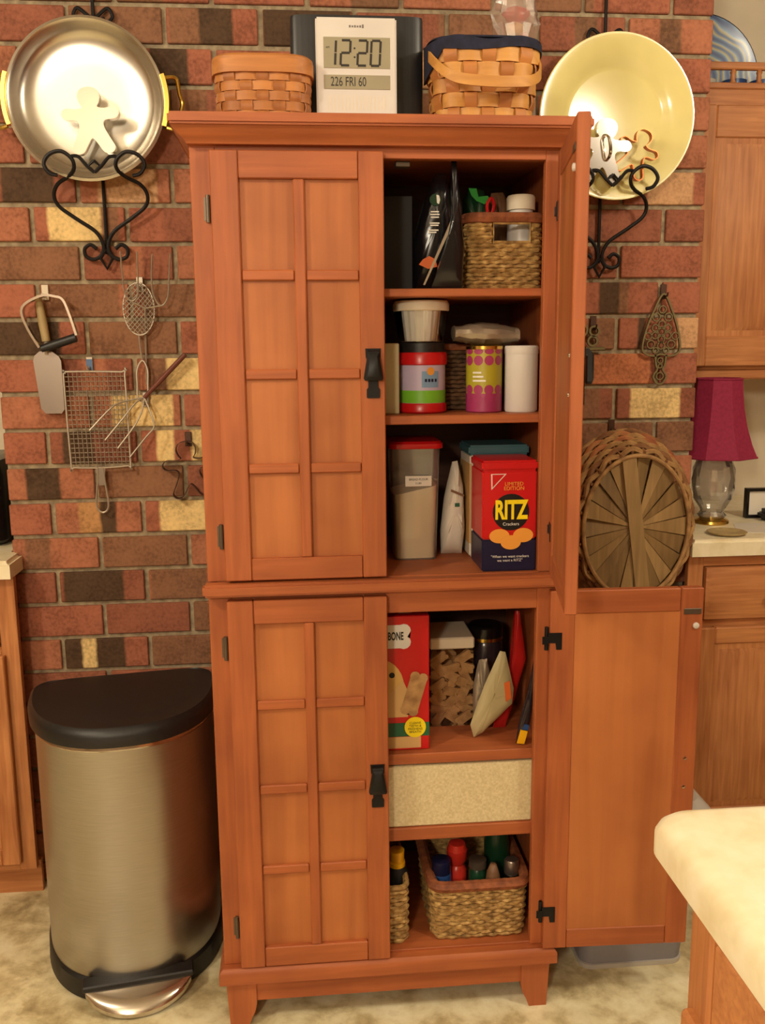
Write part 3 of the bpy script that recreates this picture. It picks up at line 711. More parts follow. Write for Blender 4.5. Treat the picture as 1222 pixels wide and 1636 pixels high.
hp = [(p.x, p.y) for p in smooth_path([(1.653, 1.388, 0), (1.656, 1.362, 0), (1.660, 1.352, 0), (1.650, 1.334, 0), (1.658, 1.318, 0), (1.667, 1.314, 0), (1.676, 1.318, 0), (1.684, 1.334, 0), (1.674, 1.352, 0), (1.679, 1.362, 0), (1.682, 1.388, 0)], 4)]
G().strip(hp, -.017, -.009, .0045, closed=False).build('handle', M['old_brass'], t)
for cz, r in ((1.374, .007), (1.360, .005), (1.334, .009)): G().strip(ringpts(1.667, cz, r), -.016, -.010, .003).build('handle_ring', M['old_brass'], t)
t = thing('brass_trivet', 'brass scrollwork trivet half hidden behind the open upper door', 'trivet', (1.455, -.015, 1.395))
G().box(1.400, 1.520, -.020, -.008, 1.400, 1.410, .003).build('foot_bar', M['old_brass'], t)
for cx, cz, r in ((1.490, 1.450, .012), (1.486, 1.425, .012), (1.455, 1.452, .016), (1.420, 1.450, .012), (1.424, 1.425, .012)):
    G().strip(ringpts(cx, cz, r), -.018, -.009, .005).build('scroll_ring', M['old_brass'], t)

# ---- round woven basket hung with its bottom to the room
M['splint'] = wood('dark_splint', S(104, 80, 46), S(150, 118, 72), 'y')
M['splint2'] = wood('pale_splint', S(126, 98, 58), S(172, 138, 88), 'y')
M['weaver_tan'] = noise_mat('weaver_tan', [(.3, S(128, 92, 52)), (.7, S(182, 140, 86))], (1, 1, 1), 40, .7, bump=.2)
M['weaver_brown'] = noise_mat('weaver_brown', [(.3, S(104, 66, 38)), (.7, S(148, 102, 60))], (1, 1, 1), 40, .7, bump=.2)
M['weaver_red'] = noise_mat('weaver_red', [(.35, S(136, 70, 42)), (.55, S(176, 112, 66)), (.7, S(164, 128, 78))], (1, 1, 1), 14, .7, bump=.2)
rbk = thing('round_basket', 'oval woven splint basket hung with its slatted bottom outward', 'basket', (1.572, -.146, .962), rot=(-pi/2, 0, 0))
A0, B0 = .132, .178
NS = 22
for i in range(NS):
    a0, a1 = 2*pi*(i-.47)/NS, 2*pi*(i+.47)/NS; h = .008+(.003 if i % 2 else 0)
    r0 = .012
    G().loft([[(r0*cos(a0), r0*sin(a0), h), (r0*cos(a1), r0*sin(a1), h), (A0*cos(a1), B0*sin(a1), h+.004*(i % 3)), (A0*cos(a0), B0*sin(a0), h)],
              [(r0*cos(a0), r0*sin(a0), h+.003), (r0*cos(a1), r0*sin(a1), h+.003), (A0*cos(a1), B0*sin(a1), h+.003+.004*(i % 3)), (A0*cos(a0), B0*sin(a0), h+.003)]]).build('splint', M['splint2'] if i % 3 == 0 else M['splint'], rbk, local=True)
g = G().box(-.018, .018, -B0, B0, .001, .005); g.bm.transform(Matrix.Rotation(radians(-8), 4, 'Z')); g.build('centre_splint', M['splint2'], rbk, local=True)
G().tube([((A0+.004)*cos(2*pi*i/56), (B0+.004)*sin(2*pi*i/56), .002) for i in range(56)], .0055, 8, closed=True).build('base_hoop', M['weaver_tan'], rbk, local=True)
NW, NR = 30, 8
for r in range(NR):
    u = (r+.6)/NR; aa, bb, z = A0+.010+.036*u**.8, B0+.010+.044*u**.8, .006+.104*u
    pts = []
    for i in range(NW*4):
        t_ = 2*pi*i/(NW*4); w_ = .0048*cos(pi*i/4+pi*r); pts.append(((aa+w_)*cos(t_), (bb+w_)*sin(t_), z))
    G().tube(pts, .0072, 6, closed=True).build('weaver', [M['weaver_tan'], M['weaver_brown'], M['weaver_tan'], M['weaver_tan'], M['weaver_red'], M['weaver_tan'], M['weaver_red'], M['weaver_brown']][r], rbk, local=True)
for i in range(NW):
    t_ = 2*pi*(i+.0)/NW
    G().tube([((A0+.012)*cos(t_), (B0+.012)*sin(t_), .005), ((A0+.046)*cos(t_), (B0+.054)*sin(t_), .112)], .004, 5).build('stake', M['weaver_brown'], rbk, local=True)
G().tube([((A0+.046)*cos(2*pi*i/56), (B0+.054)*sin(2*pi*i/56), .114) for i in range(56)], .008, 8, closed=True).build('rim_hoop', M['weaver_tan'], rbk, local=True)

# ================================================================ ON TOP OF THE PANTRY
ZTOP = 1.819
def splint_basket(root, cx, cy, z0, z1, a, b, e, flare, rows, nst, wm, sm, t=.0022, amp=.0020, gap=.0012, floor_m=None):
    """woven basket of flat splints: each weaver and each stake its own part"""
    per = 6; N_ = nst*per; rh = (z1-z0)/rows
    def loop(z):
        f = 1+flare*(z-z0)/(z1-z0)
        return arclen_loop(superellipse(cx, cy, a*f, b*f, e, 160), N_)
    def nrm(P, i):
        d = (P[(i+1) % len(P)]-P[i-1]).normalized(); return Vector((d.y, -d.x))
    for r in range(rows):
        zc = z0+rh*(r+.5); P = loop(zc)
        path = [P[i]+nrm(P, i)*amp*cos(pi*i/per+pi*r) for i in range(N_)]
        G().band(path, zc-rh/2+gap/2, zc+rh/2-gap/2, t).build('weaver', wm[r % len(wm)], root)
    for j in range(nst):
        i = j*per; rings = []; k_ = 0
        for q in range(rows*4+1):
            z = z0+(z1-z0)*q/(rows*4); P = loop(z); n = nrm(P, i); d = Vector((-n.y, n.x))
            off = -amp*1.25*cos(pi*j+pi*(z-z0)/rh-pi/2*1.0) if True else 0
            r_ = (z-z0)/rh-.5; off = -amp*1.3*cos(pi*j+pi*r_)
            wdt = .36*2*(P[(i+per) % N_]-P[i]).length/2
            c_ = P[i]+n*off
            p1, p2 = c_+d*wdt, c_-d*wdt
            rings.append([(p1.x+n.x*t/2, p1.y+n.y*t/2, z), (p2.x+n.x*t/2, p2.y+n.y*t/2, z), (p2.x-n.x*t/2, p2.y-n.y*t/2, z), (p1.x-n.x*t/2, p1.y-n.y*t/2, z)])
        G().loft(rings).build('stake', sm, root)
    P = loop(z0); G().prismz([(p.x, p.y) for p in P], z0, z0+.003).build('base', floor_m or sm, root)
    return loop
M['gold1'] = wood('honey_splint', S(150, 90, 42), S(200, 132, 68), 'x', fine=40); M['gold2'] = wood('amber_splint', S(138, 80, 38), S(186, 118, 58), 'z', fine=40)
M['gold3'] = wood('light_honey_splint', S(176, 118, 56), S(222, 164, 84), 'x', fine=40)
sb = thing('splint_basket', 'small honey-coloured lidded splint basket left of the clock', 'basket', (.682, -.45, ZTOP))
lp = splint_basket(sb, .682, -.44, ZTOP+.001, 1.926, .085, .053, 3.2, .06, 6, 16, [M['gold1']], M['gold2'])
P = arclen_loop(superellipse(.682, -.44, .0945, .061, 3.4, 160), 72)
G().band([(p.x, p.y) for p in P], 1.922, 1.946, .005).build('rim_band', M['gold1'], sb)
o = [(p.x, p.y) for p in arclen_loop(superellipse(.682, -.44, .096, .063, 3.4, 160), 72)]; o2 = [(.682+(x-.682)*.94, -.44+(y+.44)*.9) for x, y in o]
G().loft([[(x, y, 1.944) for x, y in o], [(x, y, 1.951) for x, y in o], [(x, y, 1.956) for x, y in o2]]).build('lid', M['gold1'], sb)

bb_ = tag(G().loft([[(x, y, z) for x, y in superellipse(.8695, -.345, .134*f, .030, 6, 60)] for f, z in ((1, ZTOP), (1, 2.060), (.99, 2.065))]).build('black_box', noise_mat('black_ribbed', [(.35, S(24, 24, 27)), (.65, S(44, 44, 48))], (400, 1, 1), 3, .35, rnd=False)), 'wide black glossy box standing behind the digital clock', 'box')
ck = thing('digital_clock', 'white digital clock reading 12:20 leaning on a black box', 'clock', (.862, -.44, ZTOP))
G().box(.784, .940, -.452, -.424, ZTOP, 2.036, .003, 2).build('case', M['white'], ck)
M['lcd'] = plain('lcd_grey', S(158, 150, 124), .3); M['lcd_ink'] = plain('lcd_ink', S(38, 32, 28), .5); M['grey_print'] = plain('grey_print', S(120, 112, 106), .6)
G().box(.799, .927, -.4532, -.450, 1.944, 2.000, .0005).build('time_screen', M['lcd'], ck)
G().box(.799, .927, -.4532, -.450, 1.906, 1.932, .0005).build('date_screen', M['lcd'], ck)
SEG = {'0': 'abcdef', '1': 'bc', '2': 'abged', '6': 'afgedc', ':': ''}
def seg_digit(ch, x, z, w, h, t, y, slant=.10):
    g = G(); P = lambda u, v: (x+u*w+slant*v*h*.6, z+v*h)
    e = t/w*.12; f = t/h*.12
    S_ = {'a': ((e, 1), (1-e, 1)), 'g': ((e, .5), (1-e, .5)), 'd': ((e, 0), (1-e, 0)), 'f': ((0, 1-f), (0, .5+f)), 'b': ((1, 1-f), (1, .5+f)), 'e': ((0, .5-f), (0, f)), 'c': ((1, .5-f), (1, f))}
    for q in SEG[ch]:
        p0, p1 = Vector(P(*S_[q][0])), Vector(P(*S_[q][1])); d = (p1-p0).normalized(); n = Vector((-d.y, d.x))*t/2
        g.prism([tuple(v) for v in (p0+n*.7, p0-n*.7, p1-n*.7, p1+n*.7)], y-.0004, y)
    return g
for ch, x in (('1', .803), ('2', .831), ('2', .8635), ('0', .889)):
    seg_digit(ch, x, 1.949, .0175, .045, .0062, -.4532).build('digit', M['lcd_ink'], ck)
g = G()
for z in (1.964, 1.980): g.lathe([(.0018, -.0005), (.0018, 0)], (.8585, -.4532, z), 10, 'y')
g.build('colon', M['lcd_ink'], ck)
def text(s_, x, z, size, y, m, parent, sx=1.0, name='lettering', align='CENTER', bold=0.0, rotz=0, spacing=1.0):
    cu = bpy.data.curves.new(name, 'FONT'); cu.body = s_; cu.size = size; cu.align_x = align; cu.align_y = 'CENTER'; cu.offset = bold; cu.extrude = .0003; cu.space_character = spacing; cu.space_line = .8
    cu.resolution_u = 4
    tmp = bpy.data.objects.new('tmp_text', cu); COL.objects.link(tmp)
    dg = bpy.context.evaluated_depsgraph_get(); dg.update()
    me = bpy.data.meshes.new_from_object(tmp.evaluated_get(dg)); bpy.data.objects.remove(tmp)
    me.transform(Matrix.Translation((x, y, z)) @ Matrix.Rotation(rotz, 4, 'Y') @ Matrix.Rotation(pi/2, 4, 'X') @ Matrix.Diagonal((sx, 1, 1, 1)))
    me.materials.clear(); me.materials.append(m)
    o = bpy.data.objects.new(name, me); COL.objects.link(o); o.parent = parent
    xs = [v.co for v in me.vertices]; c = sum(xs, Vector())/max(1, len(xs))
    me.transform(Matrix.Translation(-c)); o.location = c-parent.location
    return o
text('226 FRI 60', .846, 1.919, .024, -.4533, M['lcd_ink'], ck, .66)
text('AM', .807, 1.981, .005, -.4533, M['lcd_ink'], ck)
g = G()
for i, (dx, l) in enumerate(((-.012, .005), (-.007, .004), (-.002, .005), (.003, .004), (.008, .005), (.013, .008))): g.box(.862+dx-.0016, .862+dx+.0016, -.4525, -.452, 2.019-l*.3, 2.019+l*.5)
g.build('maker_mark', M['grey_print'], ck)
g = G()
for i in range(17): g.box(.806+i*.007-.0007, .806+i*.007+.0007, -.4523, -.4519, 1.868, 1.896)
tag(g.build('speaker_ribs', M['cream'], ck), kind='stuff')

hb = thing('handled_basket', 'honey splint basket with navy cloth liner and swing handle', 'basket', (1.115, -.42, ZTOP))
splint_basket(hb, 1.118, -.40, ZTOP+.001, 1.985, .090, .055, 3.2, .22, 6, 16, [M['gold3']], M['gold1'], t=.003, amp=.0034)
M['navy'] = noise_mat('navy_cloth', [(.3, S(20, 22, 40)), (.7, S(36, 38, 62))], (1, 1, 1), 60, .9, bump=.2)
P = arclen_loop(superellipse(1.118, -.40, .1145, .0715, 3.2, 200), 90)
pts = [(p.x, p.y) for p in P]
zb = [1.981-.004*sin(6*pi*i/90+1) for i in range(90)]
# the liner hangs lower at the left end of the basket
zb = [z-.055*max(0, (1.03-x)/.03) if x < 1.03 else z for z, (x, y) in zip(zb, pts)]
G().band(pts, zb, [2.000+.004*sin(10*pi*i/90) for i in range(90)], .003).build('liner', M['navy'], hb)
o2 = [(1.118+(x-1.118)*.86, -.40+(y+.40)*.80) for x, y in pts]
G().loft([[(x, y, 2.000) for x, y in pts], [(x, y, 2.004) for x, y in [(1.118+(x-1.118)*.97, -.40+(y+.40)*.97) for x, y in pts]], [(x, y, 1.99) for x, y in o2]]).build('liner_fold', M['navy'], hb)
hpth = smooth_path([(1.012, -.40, 1.985), (1.006, -.445, 1.968), (1.022, -.490, 1.935), (1.050, -.510, 1.915), (1.10, -.517, 1.908), (1.15, -.515, 1.908), (1.195, -.50, 1.915), (1.222, -.46, 1.94), (1.228, -.40, 1.985)], 6)
g = G(); g.band([(p.x, p.y) for p in hpth], [p.z-.010 for p in hpth], [p.z+.010 for p in hpth], .004, closed=False); g.build('swing_handle', M['gold3'], hb)

bg = thing('plastic_bag', 'clear plastic bag of red and orange sweets behind handled basket', 'bag', (1.215, -.27, ZTOP))
M['film'] = clear('clear_film', gloss=.5, rough=.2, body=.16, bodycol=S(230, 206, 190))
g = G(); rings = []; rr = random.Random(5)
for z, a in ((ZTOP+.001, .030), (ZTOP+.05, .042), (1.93, .046), (2.0, .044), (2.05, .042), (2.085, .048), (2.11, .044), (2.135, .038), (2.155, .040), (2.17, .030)):
    rings.append([(1.215+a*cos(t_)*(1+.26*rr.uniform(-1, 1)), -.27+a*.6*sin(t_)*(1+.26*rr.uniform(-1, 1)), z+rr.uniform(-.004, .004)) for t_ in [2*pi*i/18 for i in range(18)]])
g.loft(rings).build('film', M['film'], bg, sharp=8)
def blob(x, y, z, a, b, c, m, nm, par, seed=1, am=.12):
    rr = random.Random(seed); g = G(); rings = []
    for i in range(1, 8):
        th = pi*i/8; rings.append([(x+a*sin(th)*cos(p_)*(1+am*rr.uniform(-1, 1)), y+b*sin(th)*sin(p_)*(1+am*rr.uniform(-1, 1)), z+c*cos(th)) for p_ in [2*pi*k_/12 for k_ in range(12)]])
    return g.loft(rings).build(nm, m, par, sharp=80)
M['candy_red'] = plain('candy_red', S(206, 52, 40), .3); M['candy_orange'] = plain('candy_orange', S(214, 146, 70), .4); M['candy_pink'] = plain('candy_pink', S(190, 120, 110), .4)
blob(1.215, -.275, 2.105, .030, .016, .018, M['candy_red'], 'red_sweet', bg, 2)
blob(1.213, -.275, 2.078, .020, .014, .014, M['candy_orange'], 'orange_sweet', bg, 3)
blob(1.232, -.272, 2.052, .014, .012, .022, M['candy_pink'], 'pink_sweet', bg, 4)
# ================================================================ INSIDE THE PANTRY
def pouch(name, label, cat, outline, y, th, m, group=None, lean=0.0, ybase=None, root=True, crease=.0):
    """soft packet: outline in (x, z), bulging th in y; lean tips its top backwards"""
    n = len(outline); cx = sum(p[0] for p in outline)/n; cz = sum(p[1] for p in outline)/n; zb = min(p[1] for p in outline)
    rr = random.Random(len(label)); g = G()
    P = []
    for i in range(n):
        a, b = Vector(outline[i]), Vector(outline[(i+1) % n])
        for k_ in range(5): P.append(a.lerp(b, k_/5))
    def ring(f, t):
        out = []
        for p in P:
            x, z = cx+(p.x-cx)*f, cz+(p.y-cz)*f
            out.append((x, y+t+(z-zb)*lean+crease*rr.uniform(-1, 1), z))
        return out
    g.loft([ring(.12, -th*.50), ring(.55, -th*.48), ring(.82, -th*.34), ring(.94, -th*.12), ring(1, 0), ring(.94, th*.12), ring(.82, th*.34), ring(.55, th*.48), ring(.12, th*.5)])
    if root is True:
        r = thing(name, label, cat, (cx, y, zb), group); g.build('wrapper', m, r, sharp=50); return r
    return g.build(name, m, root, sharp=50)
def cyl_patch(g, c, r, ang, z, rad, n=16, rz=None):
    """disc printed on an upright cylinder"""
    rz = rz or rad; vc = g.bm.verts.new((c[0]+r*sin(ang), c[1]-r*cos(ang), z)); vv = []
    for i in range(n):
        t_ = 2*pi*i/n; a = ang+rad*cos(t_)/r; vv.append(g.bm.verts.new((c[0]+r*sin(a), c[1]-r*cos(a), z+rz*sin(t_))))
    for i in range(n): g.bm.faces.new((vc, vv[i], vv[(i+1) % n]))
def cyl_label(g, c, r, a0, a1, z0, z1, n=20):
    lo = [g.bm.verts.new((c[0]+r*sin(a0+(a1-a0)*i/n), c[1]-r*cos(a0+(a1-a0)*i/n), z0)) for i in range(n+1)]
    hi = [g.bm.verts.new((c[0]+r*sin(a0+(a1-a0)*i/n), c[1]-r*cos(a0+(a1-a0)*i/n), z1)) for i in range(n+1)]
    for i in range(n): g.bm.faces.new((lo[i], lo[i+1], hi[i+1], hi[i]))
def disc(g, x, z, r, y, n=28, rz=None):
    g.prism([(x+r*cos(2*pi*i/n), z+(rz or r)*sin(2*pi*i/n)) for i in range(n)], y-.0004, y)
def wicker(root, x0, x1, y0, y1, z0, z1, rows, pitch, m, rim_m, hole=None, rim_h=.016, flare=.0, r=None, liner=None):
    """rectangular rope-woven basket with an optional handle hole (x0, x1, z0, z1) in front"""
    cx, cy, a, b = (x0+x1)/2, (y0+y1)/2, (x1-x0)/2, (y1-y0)/2
    rh = (z1-rim_h-z0)/rows; r = r or rh*.56
    f0 = 1-flare
    base = arclen_loop(superellipse(0, 0, a-r-.002, b-r-.002, 9, 240), int(2*(2*a+2*b)/pitch)//2*2*3)
    n = len(base); g = G()
    for k_ in range(rows):
        z = z0+rh*(k_+.5); f = f0+flare*(k_+.5)/rows
        pts = []
        for i, p in enumerate(base):
            d = (base[(i+1) % n]-base[i-1]).normalized(); w_ = .0022*cos(2*pi*i/6+pi*k_)
            pts.append(Vector((cx+p.x*f+d.y*w_, cy+p.y*f-d.x*w_, z+.0007*sin(i*1.7+k_))))
        if hole and hole[2]-rh*.3 < z < hole[3]+rh*.3:
            keep = [not (q.y < cy and hole[0] < q.x < hole[1]) for q in pts]
            s_ = next(i for i in range(n) if keep[i] and not keep[i-1]); seq = [pts[(s_+i) % n] for i in range(n) if keep[(s_+i) % n]]
            g.tube(seq, r, 5)
        else: g.tube(pts, r, 5, closed=True)
    tag(g.build('weave', m, root), kind='stuff')
    G().prismz([(cx+p.x*f0*.985, cy+p.y*f0*.985) for p in base[::3]], z0, z0+.004).build('base', m, root)
    g = G(); pr_ = []
    for i in range(n*1):
        p = base[i]; d = (base[(i+1) % n]-base[i-1]).normalized(); w_ = .0007*cos(2*pi*i/3); pr_.append(Vector((cx+p.x+d.y*w_, cy+p.y-d.x*w_, z1-rim_h/2)))
    g.tube(pr_, rim_h*.55, 7, closed=True).build('rim', rim_m, root)
    if hole:
        G().tube([(hole[0], y0+r+.001, hole[3]), (hole[0], y0+r+.001, hole[2]), (hole[1], y0+r+.001, hole[2]), (hole[1], y0+r+.001, hole[3])], .0035, 6, closed=True).build('hand_hold', m, root)
    if liner:
        G().prismz([(cx+p.x*.94, cy+p.y*.90) for p in base[::3]], z0+.004, z0+.02).build('lining', liner, root)
M['seagrass'] = noise_mat('seagrass', [(.25, S(98, 72, 36)), (.5, S(160, 124, 70)), (.75, S(206, 172, 108))], (1, 1, 1), 70, .75, bump=.4, detail=5)
M['seagrass_dark'] = noise_mat('seagrass_dark', [(.3, S(66, 44, 26)), (.7, S(112, 78, 46))], (1, 1, 1), 60, .8, bump=.4)
M['rim_brown'] = noise_mat('rim_brown', [(.3, S(104, 54, 30)), (.7, S(154, 88, 50))], (1, 1, 1), 60, .7, bump=.3)
M['coffee_black'] = plain('black_foil', S(20, 19, 22), .22); M['dark_card'] = plain('dark_card', S(26, 22, 21), .6)
M['film_grey'] = clear('cloudy_plastic', gloss=.25, rough=.12, body=.16, bodycol=S(190, 182, 172))
M['clear'] = clear('clear_plastic', gloss=.15)
M['kraft'] = plain('brown_bag', S(120, 84, 56), .5); M['leaf_green'] = plain('green_wrap', S(30, 150, 52), .3)
M['dark_green'] = plain('dark_green', S(18, 56, 34), .3); M['blue'] = plain('blue_plastic', S(40, 74, 130), .35); M['tealm'] = plain('teal_lid', S(70, 112, 122), .35)
M['cloth_box'] = noise_mat('beige_cloth', [(.3, S(196, 178, 136)), (.7, S(220, 204, 164))], (1, 1, 1), 200, .9, bump=.3)
M['flour'] = plain('flour', S(232, 210, 172), .9); M['foil'] = plain('foil_bag', S(170, 156, 136), .32, .5)
M['magenta'] = plain('magenta_print', S(158, 50, 96), .4); M['lime'] = plain('lime_print', S(170, 158, 40), .4); M['lime2'] = plain('bright_green_print', S(120, 190, 50), .4)
M['lilac'] = plain('lilac_print', S(190, 176, 206), .4); M['skyblue'] = plain('blue_print', S(124, 158, 196), .4); M['paper'] = plain('white_paper', S(226, 218, 204), .6)
M['biscuit'] = noise_mat('biscuit', [(.3, S(150, 110, 68)), (.7, S(196, 154, 102))], (1, 1, 1), 50, .8, bump=.2); M['packet'] = plain('olive_packet', S(178, 164, 122), .4)
M['orange'] = plain('orange_print', S(206, 98, 44), .4); M['packet_red'] = plain('red_packet', S(182, 30, 30), .25); M['packet_dark'] = plain('dark_packet', S(44, 34, 40), .2)
M['gold_yellow'] = plain('golden_yellow', S(240, 180, 20), .35); M['dog'] = plain('dog_print', S(216, 172, 96), .5)

# ---- top shelf (z 1.523)
z = 1.5235
tag(G().box(.70, .972, -.44, -.32, z, 1.712, .002).build('dark_box', M['dark_card']), 'dark cardboard box at the back of the top shelf', 'box')
cb = pouch('coffee_bag', 'glossy black coffee bag with white lettering on top shelf', 'bag', [(.968, z), (1.040, z), (1.044, 1.64), (1.036, 1.72), (1.030, 1.742), (1.008, 1.742), (.985, 1.69), (.965, 1.62)], -.500, .060, M['coffee_black'], crease=.0012)
G().lathe([(.011, -.001), (.011, 0)], (1.004, -.530, 1.690), 20, 'y').build('badge', M['dark_green'], cb); G().prism([(1.006, 1.699), (1.011, 1.698), (1.013, 1.690), (1.011, 1.682), (1.007, 1.684)], -.532, -.531).build('badge_figure', M['white_print'], cb)

g = G()
for zz, x0, x1 in ((1.668, .995, 1.011), (1.663, .994, 1.012), (1.658, .995, 1.011), (1.647, .993, 1.012), (1.643, .994, 1.010), (1.634, .990, 1.010), (1.630, .991, 1.006)): g.box(x0, x1, -.5312, -.5305, zz-.0012, zz+.0012)
g.build('lettering', M['white_print'], cb)
G().prism([(.972, 1.570), (.980, 1.580), (.992, 1.586), (1.004, 1.580), (1.008, 1.566), (.990, 1.562)], -.5312, -.5304).build('picture', M['orange'], cb)
cb2 = pouch('coffee_bag', 'shiny black foil bag folded against the coffee bag on top shelf', 'bag', [(.992, z), (1.052, z), (1.056, 1.60), (1.046, 1.70), (1.040, 1.758), (1.030, 1.760), (1.030, 1.66), (1.018, 1.60)], -.556, .026, M['coffee_black'], crease=.001)
G().prism([(.976, 1.530), (.9795, 1.5295), (1.030, 1.636), (1.034, 1.650), (1.028, 1.646)], -.563, -.560).build('seal_edge', M['foil'], cb2)
wb = thing('wicker_basket', 'seagrass basket with brown rim and hand hold on top shelf', 'basket', (1.142, -.40, z))
wicker(wb, 1.060, 1.222, -.534, -.26, z+.001, 1.668, 16, .016, M['seagrass'], M['rim_brown'], hole=(1.118, 1.190, 1.612, 1.648), rim_h=.020)
jr = thing('spice_jar', 'white plastic jar with dark blue base standing in basket', 'jar', (1.186, -.465, 1.5290))
G().lathe([(.026, 1.585), (.027, 1.588), (.027, 1.668), (.024, 1.676), (.024, 1.680)], (1.186, -.465, 0), 28).build('body', M['white'], jr)
G().lathe([(.027, 1.529), (.0275, 1.532), (.0275, 1.585), (.026, 1.586)], (1.186, -.465, 0), 28).build('base', M['navy_print'], jr)
G().lathe([(.0285, 1.680), (.0285, 1.704), (.026, 1.708), (.001, 1.709)], (1.186, -.465, 0), 28).build('lid', M['cream'], jr)
pouch('snack_bag', 'dark green snack bag with bright green print in basket', 'bag', [(1.078, 1.530), (1.125, 1.530), (1.130, 1.690), (1.115, 1.722), (1.085, 1.728), (1.072, 1.70)], -.440, .05, M['dark_green'], crease=.002)
gp = bpy.data.objects['snack_bag']
G().prism([(1.080, 1.722), (1.096, 1.722), (1.100, 1.706), (1.118, 1.708), (1.126, 1.700), (1.112, 1.692), (1.096, 1.698), (1.086, 1.708)], -.4655, -.4645).build('print', M['leaf_green'], gp)
pouch('snack_bag', 'crumpled brown paper bag behind the white jar in basket', 'bag', [(1.135, 1.530), (1.175, 1.530), (1.180, 1.70), (1.165, 1.726), (1.140, 1.724), (1.132, 1.69)], -.395, .04, M['kraft'], crease=.003)
G_ = G().tube(smooth_path([(1.118, -.472, 1.672), (1.116, -.474, 1.69), (1.124, -.474, 1.702), (1.130, -.472, 1.69), (1.126, -.472, 1.672)], 4), .0035, 7)
tag(G_.build('bag_clip', M['red']), 'small red loop clip sticking out of the basket', 'clip')

# ---- second shelf (z 1.282)
z = 1.2825
tag(G().box(.83, .934, -.52, -.36, z, 1.421, .002).build('beige_box', M['packet']), 'plain beige box beside the red lidded canister', 'box')
rc = thing('drink_canister', 'plastic drink-mix canister with red lid and black band', 'canister', (.986, -.470, z))
c0 = (.986, -.470)
G().lathe([(.046, z), (.0495, z+.003), (.0495, z+.016), (.047, z+.020)], c0+(0,), 40).build('base', M['red'], rc)
G().lathe([(.047, z+.020), (.047, 1.382)], c0+(0,), 40).build('body', M['lilac'], rc)
G().lathe([(.048, 1.378), (.0505, 1.380), (.0505, 1.398), (.048, 1.403)], c0+(0,), 40).build('lid', M['red'], rc)
G().lathe([(.046, 1.403), (.046, 1.421), (.044, 1.422)], c0+(0,), 40).build('top_band', M['black_plastic'], rc)
g = G(); cyl_label(g, c0, .0474, -1.4, 1.4, 1.303, 1.328); g.build('green_print', M['lime2'], rc)
g = G(); cyl_label(g, c0, .0475, -.15, .62, 1.334, 1.366); g.build('blue_print', M['skyblue'], rc)
g = G(); cyl_patch(g, c0, .0477, .24, 1.366, .008); g.build('emblem', M['gold_print'], rc)
g = G(); [cyl_label(g, c0, .0478, a, a+.10, 1.345, 1.351) for a in (-.02, .12, .26, .42)]; g.build('lettering', M['navy_print'], rc)
tb = thing('baking_cup_tub', 'clear tub of white paper baking cups on red canister', 'tub', (.984, -.470, 1.4225))
c1 = (.984, -.470)
g = G(); rings = []
for r_, zz in ((.0415, 1.4245), (.0508, 1.484)): rings.append([(c1[0]+r_*(1+(.03 if i % 2 else -.03))*cos(2*pi*i/44), c1[1]+r_*(1+(.03 if i % 2 else -.03))*sin(2*pi*i/44), zz) for i in range(44)])
g.loft(rings).build('baking_cups', M['paper'], tb, sharp=10)
G().lathe([(.044, 1.4225), (.045, 1.424), (.0545, 1.484), (.0535, 1.484), (.0440, 1.425)], c1+(0,), 40).build('tub_wall', M['clear'], tb)
G().lathe([(.055, 1.484), (.0565, 1.486), (.0565, 1.498), (.053, 1.504), (.001, 1.505)], c1+(0,), 40).build('lid', M['cream'], tb)
dc = thing('drink_tin', 'tall yellow-green tin with magenta dots beside white canister', 'tin', (1.111, -.484, z))
c2 = (1.111, -.484); r2 = .0365
G().lathe([(.034, z), (r2, z+.002), (r2, z+.038), ], c2+(0,), 36).build('lower_band', M['magenta'], dc)
G().lathe([(r2, z+.038), (r2, 1.410)], c2+(0,), 36).build('body', M['lime'], dc)
G().lathe([(r2+.0012, 1.408), (r2+.0012, 1.414), (.034, 1.4155), (.033, 1.411), (.001, 1.411)], c2+(0,), 36).build('rim', M['brass'], dc)
for zz in (1.404, 1.386, 1.328, 1.309):
    for i in range(-3, 4): g = G(); cyl_patch(g, c2, r2+.0004, .08+i*.60+.0*zz, zz, .0098, rz=.0098 if zz < 1.40 else .006); g.build('dot', M['magenta'], dc)
g = G(); [cyl_label(g, c2, r2+.0005, -.85, -.85+w_, zz-.0018, zz+.0018, 8) for zz, w_ in ((1.362, .5), (1.354, .62), (1.346, .75))]; g.build('lettering', M['white_print'], dc)
wc = thing('white_canister', 'plain white plastic canister with snap lid on the shelf', 'canister', (1.185, -.495, z))
G().lathe([(.031, z), (.0335, z+.004), (.0335, 1.398)], (1.185, -.495, 0), 36).build('body', M['white'], wc)
G().lathe([(.034, 1.398), (.0345, 1.400), (.0345, 1.411), (.032, 1.4145), (.001, 1.415)], (1.185, -.495, 0), 36).build('lid', M['white'], wc)
db = thing('wicker_basket', 'dark brown wicker basket behind the dotted tin', 'basket', (1.09, -.32, z))
wicker(db, 1.030, 1.150, -.425, -.24, z+.001, 1.420, 14, .016, M['seagrass_dark'], M['rim_brown'], rim_h=.014)
fb = thing('foil_snack_bag', 'rolled silver foil snack bag lying across the dotted tin', 'bag', (1.115, -.47, 1.417))
g = G(); rings = []; rr = random.Random(11)
for i in range(17):
    t_ = i/16; x = 1.050+.130*t_; h_ = .023*(sin(pi*min(max(t_, .10), .90))**.35); zc = 1.440-.004*t_
    rings.append([(x+rr.uniform(-.001, .001), -.470+.045*cos(a)*(.55+.45*sin(pi*min(max(t_, .1), .9)))+rr.uniform(-.002, .002), zc+h_*sin(a)+rr.uniform(-.0015, .0015)) for a in [2*pi*k_/14 for k_ in range(14)]])
